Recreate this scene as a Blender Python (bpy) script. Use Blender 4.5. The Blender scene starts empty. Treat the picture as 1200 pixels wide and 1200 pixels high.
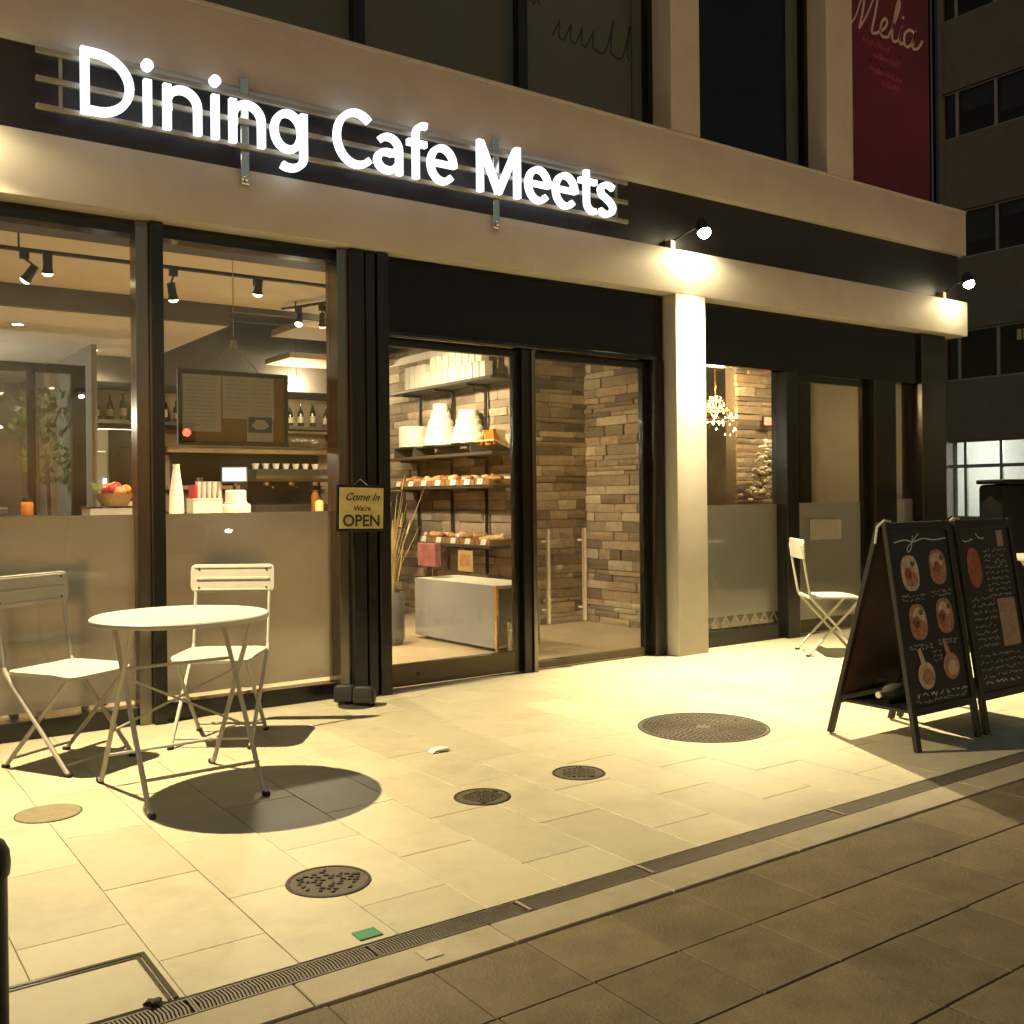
import bpy, bmesh, math, random
from mathutils import Vector, Matrix
random.seed(7)
rnd = random.Random(11)
SC = bpy.context.scene
COL = SC.collection
PI = math.pi
R = math.radians

# ------------------------------------------------------------------ camera
cam = bpy.data.cameras.new('camera')
cam.sensor_width = 36.0
cam.lens = 1184.756 / 1200.0 * 36.0
cam.shift_y = -18.37 / 1200.0
cam.clip_start = 0.05
cam.clip_end = 600.0
camo = bpy.data.objects.new('camera', cam)
COL.objects.link(camo)
yaw, rol = R(35.271), R(-0.5915)
fw = Vector((math.sin(yaw), math.cos(yaw), 0))
r0 = Vector((math.cos(yaw), -math.sin(yaw), 0))
u0 = Vector((0, 0, 1))
rr = r0 * math.cos(rol) + u0 * math.sin(rol)
uu = -r0 * math.sin(rol) + u0 * math.cos(rol)
M = Matrix(((rr.x, uu.x, -fw.x, 0.0), (rr.y, uu.y, -fw.y, -5.5503), (rr.z, uu.z, -fw.z, 1.2337), (0, 0, 0, 1)))
camo.matrix_world = M
SC.camera = camo

# ------------------------------------------------------------------ world, night
W = bpy.data.worlds.new('World')
SC.world = W
W.use_nodes = True
nt = W.node_tree
sky = nt.nodes.new('ShaderNodeTexSky')
sky.sky_type = 'NISHITA'
sky.sun_disc = False
sky.sun_elevation = R(1.0)
sky.sun_rotation = R(200)
# town glow: the night sky's own blue warmed by sodium street light
tint = nt.nodes.new('ShaderNodeMix'); tint.data_type = 'RGBA'; tint.blend_type = 'MULTIPLY'
tint.inputs[0].default_value = 1.0
tint.inputs[7].default_value = (0.92, 1.0, 0.98, 1.0)
nt.links.new(sky.outputs[0], tint.inputs[6])
nt.links.new(tint.outputs[2], nt.nodes['Background'].inputs[0])
nt.nodes['Background'].inputs[1].default_value = 0.19
sun = bpy.data.lights.new('moon_light', 'SUN')
sun.energy = 0.012
sun.angle = R(0.5)
sun.color = (1.0, 0.93, 0.82)
suno = bpy.data.objects.new('moon_light', sun)
COL.objects.link(suno)
suno.rotation_euler = (R(38), R(-18), 0)
SC.view_settings.view_transform = 'Standard'
SC.view_settings.look = 'None'
SC.view_settings.exposure = 0.0
SC.view_settings.gamma = 1.0
SC.cycles.use_denoising = True
SC.cycles.use_adaptive_sampling = True
SC.cycles.adaptive_threshold = 0.03
SC.cycles.max_bounces = 6
SC.cycles.diffuse_bounces = 3
SC.cycles.glossy_bounces = 3
SC.cycles.transparent_max_bounces = 14
SC.cycles.sample_clamp_indirect = 4.0
SC.cycles.caustics_reflective = False
SC.cycles.caustics_refractive = False

WARM = (1.0, 0.80, 0.45)
INWARM = (1.0, 0.80, 0.53)

# ------------------------------------------------------------------ materials
MATS = {}
def newmat(name):
    m = bpy.data.materials.new(name)
    m.use_nodes = True
    n = m.node_tree.nodes
    return m, n, m.node_tree.links, n['Principled BSDF']

def mat(name, col, rough=0.6, metal=0.0, var=0.12, scale=6.0, bump=0.0, bscale=60.0, orand=0.0, spec=0.5, coat=0.0, emit=None, estr=0.0, detail=6.0, stain=0.0, gum=0.0, rvar=0.12):
    if name in MATS:
        return MATS[name]
    m, n, l, b = newmat(name)
    tc = n.new('ShaderNodeNewGeometry')
    nz = n.new('ShaderNodeTexNoise')
    nz.inputs['Scale'].default_value = scale
    nz.inputs['Detail'].default_value = detail
    nz.inputs['Roughness'].default_value = 0.65
    l.new(tc.outputs['Position'], nz.inputs['Vector'])
    ramp = n.new('ShaderNodeMapRange')
    ramp.inputs['From Min'].default_value = 0.25
    ramp.inputs['From Max'].default_value = 0.75
    ramp.inputs['To Min'].default_value = 1.0 - var
    ramp.inputs['To Max'].default_value = 1.0 + var
    l.new(nz.outputs['Fac'], ramp.inputs['Value'])
    fac = ramp.outputs['Result']
    if orand > 0:
        oi = n.new('ShaderNodeObjectInfo')
        mr = n.new('ShaderNodeMapRange')
        mr.inputs['To Min'].default_value = 1.0 - orand
        mr.inputs['To Max'].default_value = 1.0 + orand
        l.new(oi.outputs['Random'], mr.inputs['Value'])
        mm = n.new('ShaderNodeMath'); mm.operation = 'MULTIPLY'
        l.new(fac, mm.inputs[0]); l.new(mr.outputs['Result'], mm.inputs[1])
        fac = mm.outputs[0]
    if stain > 0:
        n2 = n.new('ShaderNodeTexNoise')
        n2.inputs['Scale'].default_value = 2.3
        n2.inputs['Detail'].default_value = 9.0
        n2.inputs['Roughness'].default_value = 0.72
        l.new(tc.outputs['Position'], n2.inputs['Vector'])
        m2 = n.new('ShaderNodeMapRange')
        m2.inputs['From Min'].default_value = 0.48
        m2.inputs['From Max'].default_value = 0.72
        m2.inputs['To Min'].default_value = 1.0
        m2.inputs['To Max'].default_value = 1.0 - stain
        l.new(n2.outputs['Fac'], m2.inputs['Value'])
        mm = n.new('ShaderNodeMath'); mm.operation = 'MULTIPLY'
        l.new(fac, mm.inputs[0]); l.new(m2.outputs['Result'], mm.inputs[1])
        fac = mm.outputs[0]
    if gum > 0:
        vo = n.new('ShaderNodeTexVoronoi')
        vo.inputs['Scale'].default_value = 7.0
        l.new(tc.outputs['Position'], vo.inputs['Vector'])
        mg = n.new('ShaderNodeMapRange')
        mg.inputs['From Min'].default_value = 0.045
        mg.inputs['From Max'].default_value = 0.075
        mg.inputs['To Min'].default_value = 1.0 - gum
        mg.inputs['To Max'].default_value = 1.0
        l.new(vo.outputs['Distance'], mg.inputs['Value'])
        sel = n.new('ShaderNodeMath'); sel.operation = 'GREATER_THAN'; sel.inputs[1].default_value = 0.72
        sp = n.new('ShaderNodeSeparateColor')
        l.new(vo.outputs['Color'], sp.inputs[0]); l.new(sp.outputs[0], sel.inputs[0])
        mxg = n.new('ShaderNodeMix'); mxg.data_type = 'FLOAT'; mxg.inputs[2].default_value = 1.0
        l.new(sel.outputs[0], mxg.inputs[0]); l.new(mg.outputs['Result'], mxg.inputs[3])
        mm = n.new('ShaderNodeMath'); mm.operation = 'MULTIPLY'
        l.new(fac, mm.inputs[0]); l.new(mxg.outputs[0], mm.inputs[1])
        fac = mm.outputs[0]
    vm = n.new('ShaderNodeVectorMath'); vm.operation = 'SCALE'
    vm.inputs[0].default_value = col[:3]
    l.new(fac, vm.inputs['Scale'])
    l.new(vm.outputs[0], b.inputs['Base Color'])
    b.inputs['Roughness'].default_value = rough
    b.inputs['Metallic'].default_value = metal
    b.inputs['Specular IOR Level'].default_value = spec
    b.inputs['Coat Weight'].default_value = coat
    rv = n.new('ShaderNodeMapRange')
    rv.inputs['To Min'].default_value = max(0.03, rough - rvar)
    rv.inputs['To Max'].default_value = min(1.0, rough + rvar)
    l.new(nz.outputs['Fac'], rv.inputs['Value'])
    l.new(rv.outputs['Result'], b.inputs['Roughness'])
    if emit:
        b.inputs['Emission Color'].default_value = (*emit, 1)
        b.inputs['Emission Strength'].default_value = estr
    if bump > 0:
        n3 = n.new('ShaderNodeTexNoise')
        n3.inputs['Scale'].default_value = bscale
        n3.inputs['Detail'].default_value = 5.0
        l.new(tc.outputs['Position'], n3.inputs['Vector'])
        bp = n.new('ShaderNodeBump')
        bp.inputs['Strength'].default_value = bump
        bp.inputs['Distance'].default_value = 0.01
        l.new(n3.outputs['Fac'], bp.inputs['Height'])
        l.new(bp.outputs[0], b.inputs['Normal'])
    MATS[name] = m
    return m

def emis(name, col, s):
    m, n, l, b = newmat(name)
    b.inputs['Base Color'].default_value = (0.5, 0.5, 0.5, 1)
    b.inputs['Emission Color'].default_value = (*col, 1)
    b.inputs['Emission Strength'].default_value = s
    MATS[name] = m
    return m

def thin_fresnel(n, l, ior):
    # same reflectance on both faces of a thin sheet (no total internal reflection)
    ge = n.new('ShaderNodeNewGeometry')
    mr = n.new('ShaderNodeMapRange')
    mr.inputs['To Min'].default_value = ior
    mr.inputs['To Max'].default_value = 1.0/ior
    l.new(ge.outputs['Backfacing'], mr.inputs['Value'])
    fr = n.new('ShaderNodeFresnel')
    l.new(mr.outputs['Result'], fr.inputs[0])
    return fr

def glass(name, tint=(1, 1, 1), refl=1.0, rough=0.0, dust=0.035):
    m, n, l, b = newmat(name)
    n.remove(b)
    out = n['Material Output']
    tr = n.new('ShaderNodeBsdfTransparent'); tr.inputs[0].default_value = (*tint, 1)
    gl = n.new('ShaderNodeBsdfGlossy'); gl.inputs['Roughness'].default_value = rough
    fr = thin_fresnel(n, l, 1.5)
    mu = n.new('ShaderNodeMath'); mu.operation = 'MULTIPLY'; mu.inputs[1].default_value = refl
    mix = n.new('ShaderNodeMixShader')
    l.new(fr.outputs[0], mu.inputs[0]); l.new(mu.outputs[0], mix.inputs[0])
    l.new(tr.outputs[0], mix.inputs[1]); l.new(gl.outputs[0], mix.inputs[2])
    dd = n.new('ShaderNodeBsdfDiffuse'); dd.inputs[0].default_value = (0.6, 0.6, 0.58, 1)
    gp2 = n.new('ShaderNodeNewGeometry')
    nz = n.new('ShaderNodeTexNoise'); nz.inputs['Scale'].default_value = 3.5; nz.inputs['Detail'].default_value = 7; nz.inputs['Roughness'].default_value = 0.7
    l.new(gp2.outputs['Position'], nz.inputs['Vector'])
    mr2 = n.new('ShaderNodeMapRange'); mr2.inputs['From Min'].default_value = 0.42; mr2.inputs['From Max'].default_value = 0.75
    mr2.inputs['To Min'].default_value = 0.004; mr2.inputs['To Max'].default_value = dust
    l.new(nz.outputs['Fac'], mr2.inputs['Value'])
    mx2 = n.new('ShaderNodeMixShader')
    l.new(mr2.outputs['Result'], mx2.inputs[0]); l.new(mix.outputs[0], mx2.inputs[1]); l.new(dd.outputs[0], mx2.inputs[2])
    l.new(mx2.outputs[0], out.inputs[0])
    MATS[name] = m
    return m

def frosted(name, col, clear=0.12, trans=0.5):
    m, n, l, b = newmat(name)
    n.remove(b)
    out = n['Material Output']
    tr = n.new('ShaderNodeBsdfTransparent'); tr.inputs[0].default_value = (0.95, 0.95, 0.92, 1)
    tl = n.new('ShaderNodeBsdfTranslucent'); tl.inputs[0].default_value = (*col, 1)
    df = n.new('ShaderNodeBsdfDiffuse'); df.inputs[0].default_value = (*col, 1)
    rf = n.new('ShaderNodeBsdfRefraction'); rf.inputs['IOR'].default_value = 1.3; rf.inputs['Roughness'].default_value = 0.42
    gl = n.new('ShaderNodeBsdfGlossy'); gl.inputs['Roughness'].default_value = 0.13
    m1 = n.new('ShaderNodeMixShader'); m1.inputs[0].default_value = trans
    l.new(df.outputs[0], m1.inputs[1]); l.new(tl.outputs[0], m1.inputs[2])
    m2 = n.new('ShaderNodeMixShader'); m2.inputs[0].default_value = clear
    l.new(m1.outputs[0], m2.inputs[1]); l.new(tr.outputs[0], m2.inputs[2])
    m4 = n.new('ShaderNodeMixShader'); m4.inputs[0].default_value = 0.46
    l.new(m2.outputs[0], m4.inputs[1]); l.new(rf.outputs[0], m4.inputs[2])
    fr = thin_fresnel(n, l, 1.7)
    m3 = n.new('ShaderNodeMixShader')
    l.new(fr.outputs[0], m3.inputs[0]); l.new(m4.outputs[0], m3.inputs[1]); l.new(gl.outputs[0], m3.inputs[2])
    l.new(m3.outputs[0], out.inputs[0])
    MATS[name] = m
    return m

mat('render_paint', (0.62, 0.59, 0.51), 0.75, var=0.07, scale=2.0, bump=0.12, bscale=160, stain=0.10)
mat('tile', (0.475, 0.43, 0.30), 0.50, var=0.07, scale=14, orand=0.075, bump=0.05, bscale=220, stain=0.22, gum=0.18)
mat('mortar', (0.36, 0.305, 0.20), 0.9, var=0.2, scale=30)
mat('paver', (0.160, 0.127, 0.068), 0.72, var=0.30, scale=7, orand=0.14, bump=0.35, bscale=130, stain=0.30, gum=0.25)
mat('joint_dirt', (0.085, 0.067, 0.043), 0.95, var=0.3, scale=30)
mat('kerb', (0.36, 0.31, 0.215), 0.7, var=0.14, scale=10, orand=0.08, bump=0.2, bscale=120, stain=0.22)
mat('asphalt', (0.05, 0.048, 0.045), 0.9, var=0.2, scale=20, bump=0.4)
mat('dark_metal', (0.016, 0.015, 0.014), 0.22, 0.3, var=0.1, scale=1.5, detail=2, rvar=0.02)
mat('dark_panel', (0.008, 0.0075, 0.007), 0.22, var=0.1, scale=1.5, detail=2, rvar=0.02, spec=0.25)
mat('steel', (0.72, 0.69, 0.62), 0.14, 1.0, var=0.06, scale=2, detail=2, rvar=0.03)
mat('brushed', (0.20, 0.185, 0.165), 0.24, 1.0, var=0.06, scale=2, detail=2, rvar=0.03)
mat('bronze', (0.075, 0.06, 0.038), 0.35, 0.5, var=0.06, scale=2, detail=2, rvar=0.03)
mat('handle_steel', (0.66, 0.62, 0.54), 0.26, 0.55, var=0.04, rvar=0.03)
mat('recess', (0.018, 0.015, 0.016), 0.5, var=0.15, scale=3)
mat('rail_alu', (0.36, 0.33, 0.26), 0.45, 0.4, var=0.08)
mat('white_paint', (0.50, 0.49, 0.43), 0.42, var=0.05, scale=14, coat=0.15)
mat('black_wood', (0.016, 0.013, 0.011), 0.5, var=0.3, scale=25, bump=0.15, bscale=90)
mat('chalkboard', (0.012, 0.012, 0.012), 0.42, var=0.35, scale=7)
mat('brown_board', (0.085, 0.05, 0.028), 0.55, var=0.2, scale=12)
mat('chalk', (0.68, 0.68, 0.65), 0.9, var=0.35, scale=90)
mat('chalk_dim', (0.40, 0.40, 0.38), 0.9, var=0.4, scale=90)
mat('cast_iron', (0.085, 0.070, 0.045), 0.75, 0.1, var=0.3, scale=60, bump=0.3, bscale=300)
mat('cast_dark', (0.03, 0.025, 0.018), 0.7, 0.2, var=0.3, scale=60)
mat('grate', (0.13, 0.115, 0.085), 0.55, 0.3, var=0.2, scale=40)
mat('grate_pit', (0.03, 0.026, 0.02), 0.95)
mat('mortar_disc', (0.21, 0.175, 0.105), 0.85, var=0.2, scale=18, bump=0.3)
mat('green_plate', (0.03, 0.20, 0.095), 0.5, var=0.15, scale=40)
mat('paper', (0.7, 0.68, 0.6), 0.8, var=0.05)
mat('tan_paper', (0.50, 0.36, 0.18), 0.8, var=0.1)
mat('yellow_board', (0.50, 0.43, 0.16), 0.55, var=0.08, scale=20)
mat('black_print', (0.015, 0.014, 0.012), 0.6, var=0.1)
mat('black_plastic', (0.014, 0.014, 0.014), 0.45, var=0.2, scale=10)
mat('matt_black', (0.005, 0.005, 0.005), 0.7, var=0.2, spec=0.2)
mat('red_banner', (0.125, 0.007, 0.020), 0.55, var=0.45, scale=1.1, detail=2.0)
mat('banner_print', (0.62, 0.52, 0.47), 0.7, var=0.1)
mat('banner_faint', (0.36, 0.06, 0.08), 0.7, var=0.3, scale=40)
mat('blind', (0.24, 0.26, 0.22), 0.8, var=0.08, scale=2)
mat('blind_print', (0.07, 0.072, 0.062), 0.8, var=0.3, scale=8)
mat('concrete_far', (0.17, 0.165, 0.14), 0.85, var=0.12, scale=0.8, stain=0.2)
mat('mullion_far', (0.33, 0.33, 0.31), 0.5, 0.4)
mat('dark_inside', (0.012, 0.012, 0.012), 0.9)
mat('office_wall', (0.62, 0.64, 0.60), 0.8, var=0.05)
mat('office_low', (0.30, 0.31, 0.27), 0.8)
mat('wood_floor', (0.46, 0.36, 0.22), 0.38, var=0.16, scale=5)
mat('ceiling_cream', (0.80, 0.745, 0.62), 0.85, var=0.05, scale=2)
mat('ceiling_grey', (0.11, 0.10, 0.085), 0.8, var=0.1, scale=2)
mat('wall_tan', (0.42, 0.33, 0.20), 0.8, var=0.08, scale=2)
mat('wall_pale', (0.20, 0.18, 0.135), 0.8, var=0.08, scale=2)
mat('wall_grey', (0.27, 0.26, 0.23), 0.8, var=0.08, scale=2)
mat('stone', (0.36, 0.27, 0.175), 0.8, var=0.25, scale=16, orand=0.48, bump=0.6, bscale=45)
mat('stone_light', (0.54, 0.45, 0.32), 0.8, var=0.2, scale=16, orand=0.2, bump=0.6, bscale=45)
mat('stone_grey', (0.29, 0.225, 0.155), 0.8, var=0.25, scale=16, orand=0.35, bump=0.6, bscale=45)
mat('stone_gap', (0.16, 0.125, 0.085), 0.95)
mat('shelf_wood', (0.055, 0.042, 0.030), 0.5, var=0.2, scale=20)
mat('white_card', (0.60, 0.56, 0.46), 0.7, var=0.05, orand=0.06)
mat('icing', (0.78, 0.73, 0.60), 0.5, var=0.05, scale=20)
mat('basket', (0.27, 0.15, 0.06), 0.8, var=0.35, scale=70, bump=0.6, bscale=110)
mat('bread', (0.44, 0.22, 0.075), 0.6, var=0.4, scale=18, bump=0.3, bscale=60)
mat('bread_dark', (0.23, 0.10, 0.035), 0.5, var=0.4, scale=22, bump=0.3, bscale=60)
mat('bread_pale', (0.60, 0.40, 0.19), 0.6, var=0.3, scale=18, bump=0.3, bscale=60)
mat('red_gloss', (0.42, 0.025, 0.03), 0.35, var=0.2, scale=20)
mat('pink_card', (0.30, 0.10, 0.105), 0.6, var=0.4, scale=14)
mat('orange', (0.62, 0.22, 0.02), 0.45, var=0.2, scale=20)
mat('leaf', (0.10, 0.15, 0.03), 0.55, var=0.4, scale=10)
mat('straw', (0.52, 0.40, 0.16), 0.75, var=0.25, scale=30)
mat('flower', (0.72, 0.68, 0.56), 0.7, var=0.15, scale=40)
mat('grey_pot', (0.15, 0.165, 0.155), 0.5, var=0.12, scale=10)
mat('counter_wood', (0.40, 0.27, 0.13), 0.5, var=0.16, scale=6)
mat('menu_wood', (0.36, 0.20, 0.055), 0.5, var=0.18, scale=9)
mat('menu_frame', (0.11, 0.085, 0.055), 0.5, var=0.2)
mat('blue_print', (0.10, 0.13, 0.24), 0.5, var=0.4, scale=40)
mat('black_track', (0.012, 0.011, 0.010), 0.5)
mat('appliance', (0.035, 0.033, 0.030), 0.3, 0.3, var=0.2)
mat('fridge_white', (0.62, 0.64, 0.58), 0.45)
mat('bottle_dark', (0.02, 0.016, 0.008), 0.12, coat=0.5)
mat('bottle_amber', (0.20, 0.075, 0.012), 0.12, coat=0.5)
mat('bottle_green', (0.03, 0.06, 0.018), 0.12, coat=0.5)
mat('label_paper', (0.50, 0.44, 0.28), 0.7)
mat('gold', (0.70, 0.46, 0.16), 0.25, 1.0)
mat('food_brown', (0.42, 0.22, 0.13), 0.5, var=0.6, scale=38)
mat('food_pink', (0.48, 0.24, 0.17), 0.5, var=0.6, scale=42)
mat('food_cream', (0.62, 0.50, 0.36), 0.5, var=0.45, scale=38)
mat('food_red', (0.35, 0.10, 0.06), 0.4, var=0.7, scale=60)
mat('photo_tan', (0.36, 0.27, 0.21), 0.35, var=0.4, scale=45)
mat('pet_bottle', (0.22, 0.22, 0.18), 0.12, var=0.25, scale=14, coat=0.6)
mat('worn_mark', (0.46, 0.41, 0.29), 0.8, var=0.2, scale=60)
mat('rubber', (0.02, 0.019, 0.017), 0.8)
mat('plate_grey', (0.25, 0.23, 0.19), 0.5, var=0.1)
emis('letter_led', (0.84, 0.92, 1.0), 1.6)
emis('lamp_lens', (1.0, 0.85, 0.52), 90.0)
emis('bulb', (1.0, 0.80, 0.47), 26.0)
emis('bulb_soft', (1.0, 0.80, 0.47), 9.0)
emis('screen', (0.62, 0.72, 1.0), 1.6)
emis('tube', (0.92, 1.0, 0.93), 5.0)
emis('candle', (1.0, 0.72, 0.33), 40.0)
emis('red_glint', (1.0, 0.05, 0.02), 6.0)
glass('pane_glass', (0.93, 0.94, 0.92), 1.0)
glass('door_glass', (0.90, 0.91, 0.88), 0.9)
glass('upper_glass', (0.84, 0.87, 0.84), 0.35, 0.02, 0.012)
glass('far_glass', (0.6, 0.61, 0.6), 0.4, 0.02, 0.012)
glass('office_glass', (0.92, 0.93, 0.91), 0.6)
glass('clear_plastic', (0.52, 0.54, 0.50), 4.0, 0.08)
glass('wine_glass', (0.88, 0.86, 0.80), 2.2, 0.02)
frosted('film', (0.56, 0.56, 0.50), 0.0, 0.42)
frosted('film_case', (0.78, 0.82, 0.84), 0.02, 0.4)

# ------------------------------------------------------------------ mesh builder
class MB:
    def __init__(self):
        self.bm = bmesh.new()
        self.mats = []
        self.cur = 0
    def use(self, name):
        if name not in self.mats:
            self.mats.append(name)
        self.cur = self.mats.index(name)
        return self
    def _merge(self, b, mx=None):
        if mx is not None:
            b.transform(mx)
        for f in b.faces:
            f.material_index = self.cur
        me = bpy.data.meshes.new('tmp')
        b.to_mesh(me); b.free()
        self.bm.from_mesh(me)
        bpy.data.meshes.remove(me)
    def box(self, x0, x1, y0, y1, z0, z1, bev=0.0, mx=None, seg=1):
        b = bmesh.new()
        bmesh.ops.create_cube(b, size=1.0)
        b.transform(Matrix.Translation(((x0+x1)/2, (y0+y1)/2, (z0+z1)/2)) @ Matrix.Diagonal((abs(x1-x0), abs(y1-y0), abs(z1-z0), 1)))
        if bev > 0:
            bmesh.ops.bevel(b, geom=list(b.edges), offset=bev, segments=seg, profile=0.6, affect='EDGES', clamp_overlap=True)
        self._merge(b, mx)
        return self
    def tube(self, pts, r, n=8, caps=True, radii=None):
        pts = [Vector(p) for p in pts]
        b = bmesh.new()
        rings = []
        up = None
        for i, p in enumerate(pts):
            if i == 0: d = pts[1]-pts[0]
            elif i == len(pts)-1: d = pts[-1]-pts[-2]
            else: d = (pts[i+1]-p).normalized() + (p-pts[i-1]).normalized()
            d.normalize()
            if up is None:
                up = Vector((0, 0, 1)) if abs(d.z) < 0.9 else Vector((1, 0, 0))
            s = d.cross(up)
            if s.length < 1e-5: s = d.cross(Vector((0.3, 1, 0.2)))
            s.normalize(); t = s.cross(d); up = t
            q = radii[i] if radii else r
            rings.append([b.verts.new(p + s*math.cos(2*PI*k/n)*q + t*math.sin(2*PI*k/n)*q) for k in range(n)])
        for i in range(len(rings)-1):
            for k in range(n):
                b.faces.new((rings[i][k], rings[i][(k+1) % n], rings[i+1][(k+1) % n], rings[i+1][k]))
        if caps:
            b.faces.new(rings[0][::-1]); b.faces.new(rings[-1])
        bmesh.ops.recalc_face_normals(b, faces=b.faces)
        self._merge(b)
        return self
    def lathe(self, prof, cx=0, cy=0, cz=0, n=20, mx=None):
        b = bmesh.new()
        rings = []
        for (r, z) in prof:
            if r < 1e-5:
                rings.append([b.verts.new((cx, cy, cz+z))])
            else:
                rings.append([b.verts.new((cx+r*math.cos(2*PI*k/n), cy+r*math.sin(2*PI*k/n), cz+z)) for k in range(n)])
        for a, c in zip(rings, rings[1:]):
            if len(a) == 1 and len(c) == 1: continue
            for k in range(n):
                if len(a) == 1: b.faces.new((a[0], c[k], c[(k+1) % n]))
                elif len(c) == 1: b.faces.new((a[k], a[(k+1) % n], c[0]))
                else: b.faces.new((a[k], a[(k+1) % n], c[(k+1) % n], c[k]))
        bmesh.ops.recalc_face_normals(b, faces=b.faces)
        self._merge(b, mx)
        return self
    def prism(self, poly, y0, y1, axis='Y', mx=None, bev=0.0):
        # polygon in two axes, extruded along the third
        b = bmesh.new()
        def P(a, c, t):
            if axis == 'Y': return (a, t, c)
            if axis == 'X': return (t, a, c)
            return (a, c, t)
        A = [b.verts.new(P(p[0], p[1], y0)) for p in poly]
        C = [b.verts.new(P(p[0], p[1], y1)) for p in poly]
        n = len(poly)
        b.faces.new(A); b.faces.new(C[::-1])
        for k in range(n):
            b.faces.new((A[k], C[k], C[(k+1) % n], A[(k+1) % n]))
        bmesh.ops.recalc_face_normals(b, faces=b.faces)
        if bev > 0:
            bmesh.ops.bevel(b, geom=list(b.edges), offset=bev, segments=1, affect='EDGES', clamp_overlap=True)
        self._merge(b, mx)
        return self
    def stroke(self, path, w, y0, y1, mx=None, closed=False):
        # a flat ribbon along a path in the x-z plane with thickness along y
        b = bmesh.new()
        pts = [Vector((p[0], p[1])) for p in path]
        n = len(pts)
        L = []; Rr = []
        for i in range(n):
            if closed:
                d1 = (pts[i]-pts[i-1]).normalized(); d2 = (pts[(i+1) % n]-pts[i]).normalized()
            else:
                d1 = (pts[i]-pts[i-1]).normalized() if i else (pts[1]-pts[0]).normalized()
                d2 = (pts[i+1]-pts[i]).normalized() if i < n-1 else d1
            t = d1+d2
            if t.length < 1e-6: t = d1
            t.normalize()
            nn = Vector((-t.y, t.x))
            s = 1.0/max(0.5, nn.dot(Vector((-d1.y, d1.x))))
            L.append(pts[i]+nn*w*0.5*s); Rr.append(pts[i]-nn*w*0.5*s)
        q = []
        for i in range(n):
            q.append([b.verts.new((L[i].x, y0, L[i].y)), b.verts.new((Rr[i].x, y0, Rr[i].y)),
                      b.verts.new((Rr[i].x, y1, Rr[i].y)), b.verts.new((L[i].x, y1, L[i].y))])
        for i in range(n if closed else n-1):
            a, c = q[i], q[(i+1) % n]
            for k in range(4):
                b.faces.new((a[k], a[(k+1) % 4], c[(k+1) % 4], c[k]))
        if not closed:
            b.faces.new(q[0]); b.faces.new(q[-1][::-1])
        bmesh.ops.recalc_face_normals(b, faces=b.faces)
        self._merge(b, mx)
        return self
    def ico(self, c, s, sub=1, jit=0.0, rot=None):
        b = bmesh.new()
        bmesh.ops.create_icosphere(b, subdivisions=sub, radius=1.0)
        for v in b.verts:
            v.co *= 1.0 + rnd.uniform(-jit, jit)
        mx = Matrix.Translation(c)
        if rot: mx = mx @ Matrix.Rotation(rot[0], 4, 'Z') @ Matrix.Rotation(rot[1], 4, 'X')
        self._merge(b, mx @ Matrix.Diagonal((s[0], s[1], s[2], 1)))
        return self
    def mesh(self, name, ang=35):
        me = bpy.data.meshes.new(name)
        self.bm.to_mesh(me); self.bm.free()
        for k in self.mats:
            me.materials.append(MATS[k])
        if ang:
            me.polygons.foreach_set('use_smooth', [True]*len(me.polygons))
            me.set_sharp_from_angle(angle=R(ang))
        me.update()
        return me
    def build(self, name, parent=None, ang=35, loc=None):
        o = bpy.data.objects.new(name, self.mesh(name, ang))
        COL.objects.link(o)
        if loc: o.location = loc
        if parent: o.parent = parent
        return o

def mb(m):
    return MB().use(m)

def tag(o, label=None, cat=None, group=None, kind=None):
    if label: o['label'] = label
    if cat: o['category'] = cat
    if group: o['group'] = group
    if kind: o['kind'] = kind
    return o

def empty(name, loc=(0, 0, 0), rz=0.0, label=None, cat=None, group=None):
    o = bpy.data.objects.new(name, None)
    o.empty_display_size = 0.1
    COL.objects.link(o)
    o.location = loc; o.rotation_euler = (0, 0, rz)
    return tag(o, label, cat, group)

ORD = ('first','second','third','fourth','fifth','sixth','seventh','eighth','ninth','tenth','eleventh','twelfth','thirteenth','fourteenth','fifteenth','sixteenth','seventeenth','eighteenth','nineteenth','twentieth')

def copy_tree(o, parent=None):
    c = o.copy(); COL.objects.link(c)
    if parent: c.parent = parent
    for ch in list(o.children):
        copy_tree(ch, c)
    return c

def light(name, kind, loc, energy, col, parent=None, size=0.03, spot=None, blend=0.3, target=None):
    l = bpy.data.lights.new(name, kind)
    l.energy = energy; l.color = col
    if kind in ('POINT', 'SPOT'): l.shadow_soft_size = size
    if kind == 'SPOT': l.spot_size = spot; l.spot_blend = blend
    o = bpy.data.objects.new(name, l); COL.objects.link(o)
    o.location = loc
    if target is not None:
        d = Vector(target)-Vector(loc)
        o.rotation_euler = d.to_track_quat('-Z', 'Y').to_euler()
    if parent: o.parent = parent
    return o

def arc(cx, cz, rx, rz, a0, a1, n=14):
    return [(cx+rx*math.cos(R(a0+(a1-a0)*i/n)), cz+rz*math.sin(R(a0+(a1-a0)*i/n))) for i in range(n+1)]

def smooth_path(pts, n=6):
    out = []
    P = [Vector(p) for p in pts]
    for i in range(len(P)-1):
        p0 = P[max(0, i-1)]; p1 = P[i]; p2 = P[i+1]; p3 = P[min(len(P)-1, i+2)]
        for k in range(n):
            t = k/n
            q = 0.5*((2*p1)+(p2-p0)*t+(2*p0-5*p1+4*p2-p3)*t*t+(3*p1-p0-3*p2+p3)*t*t*t)
            out.append(tuple(q))
    out.append(tuple(P[-1]))
    return out

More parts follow.
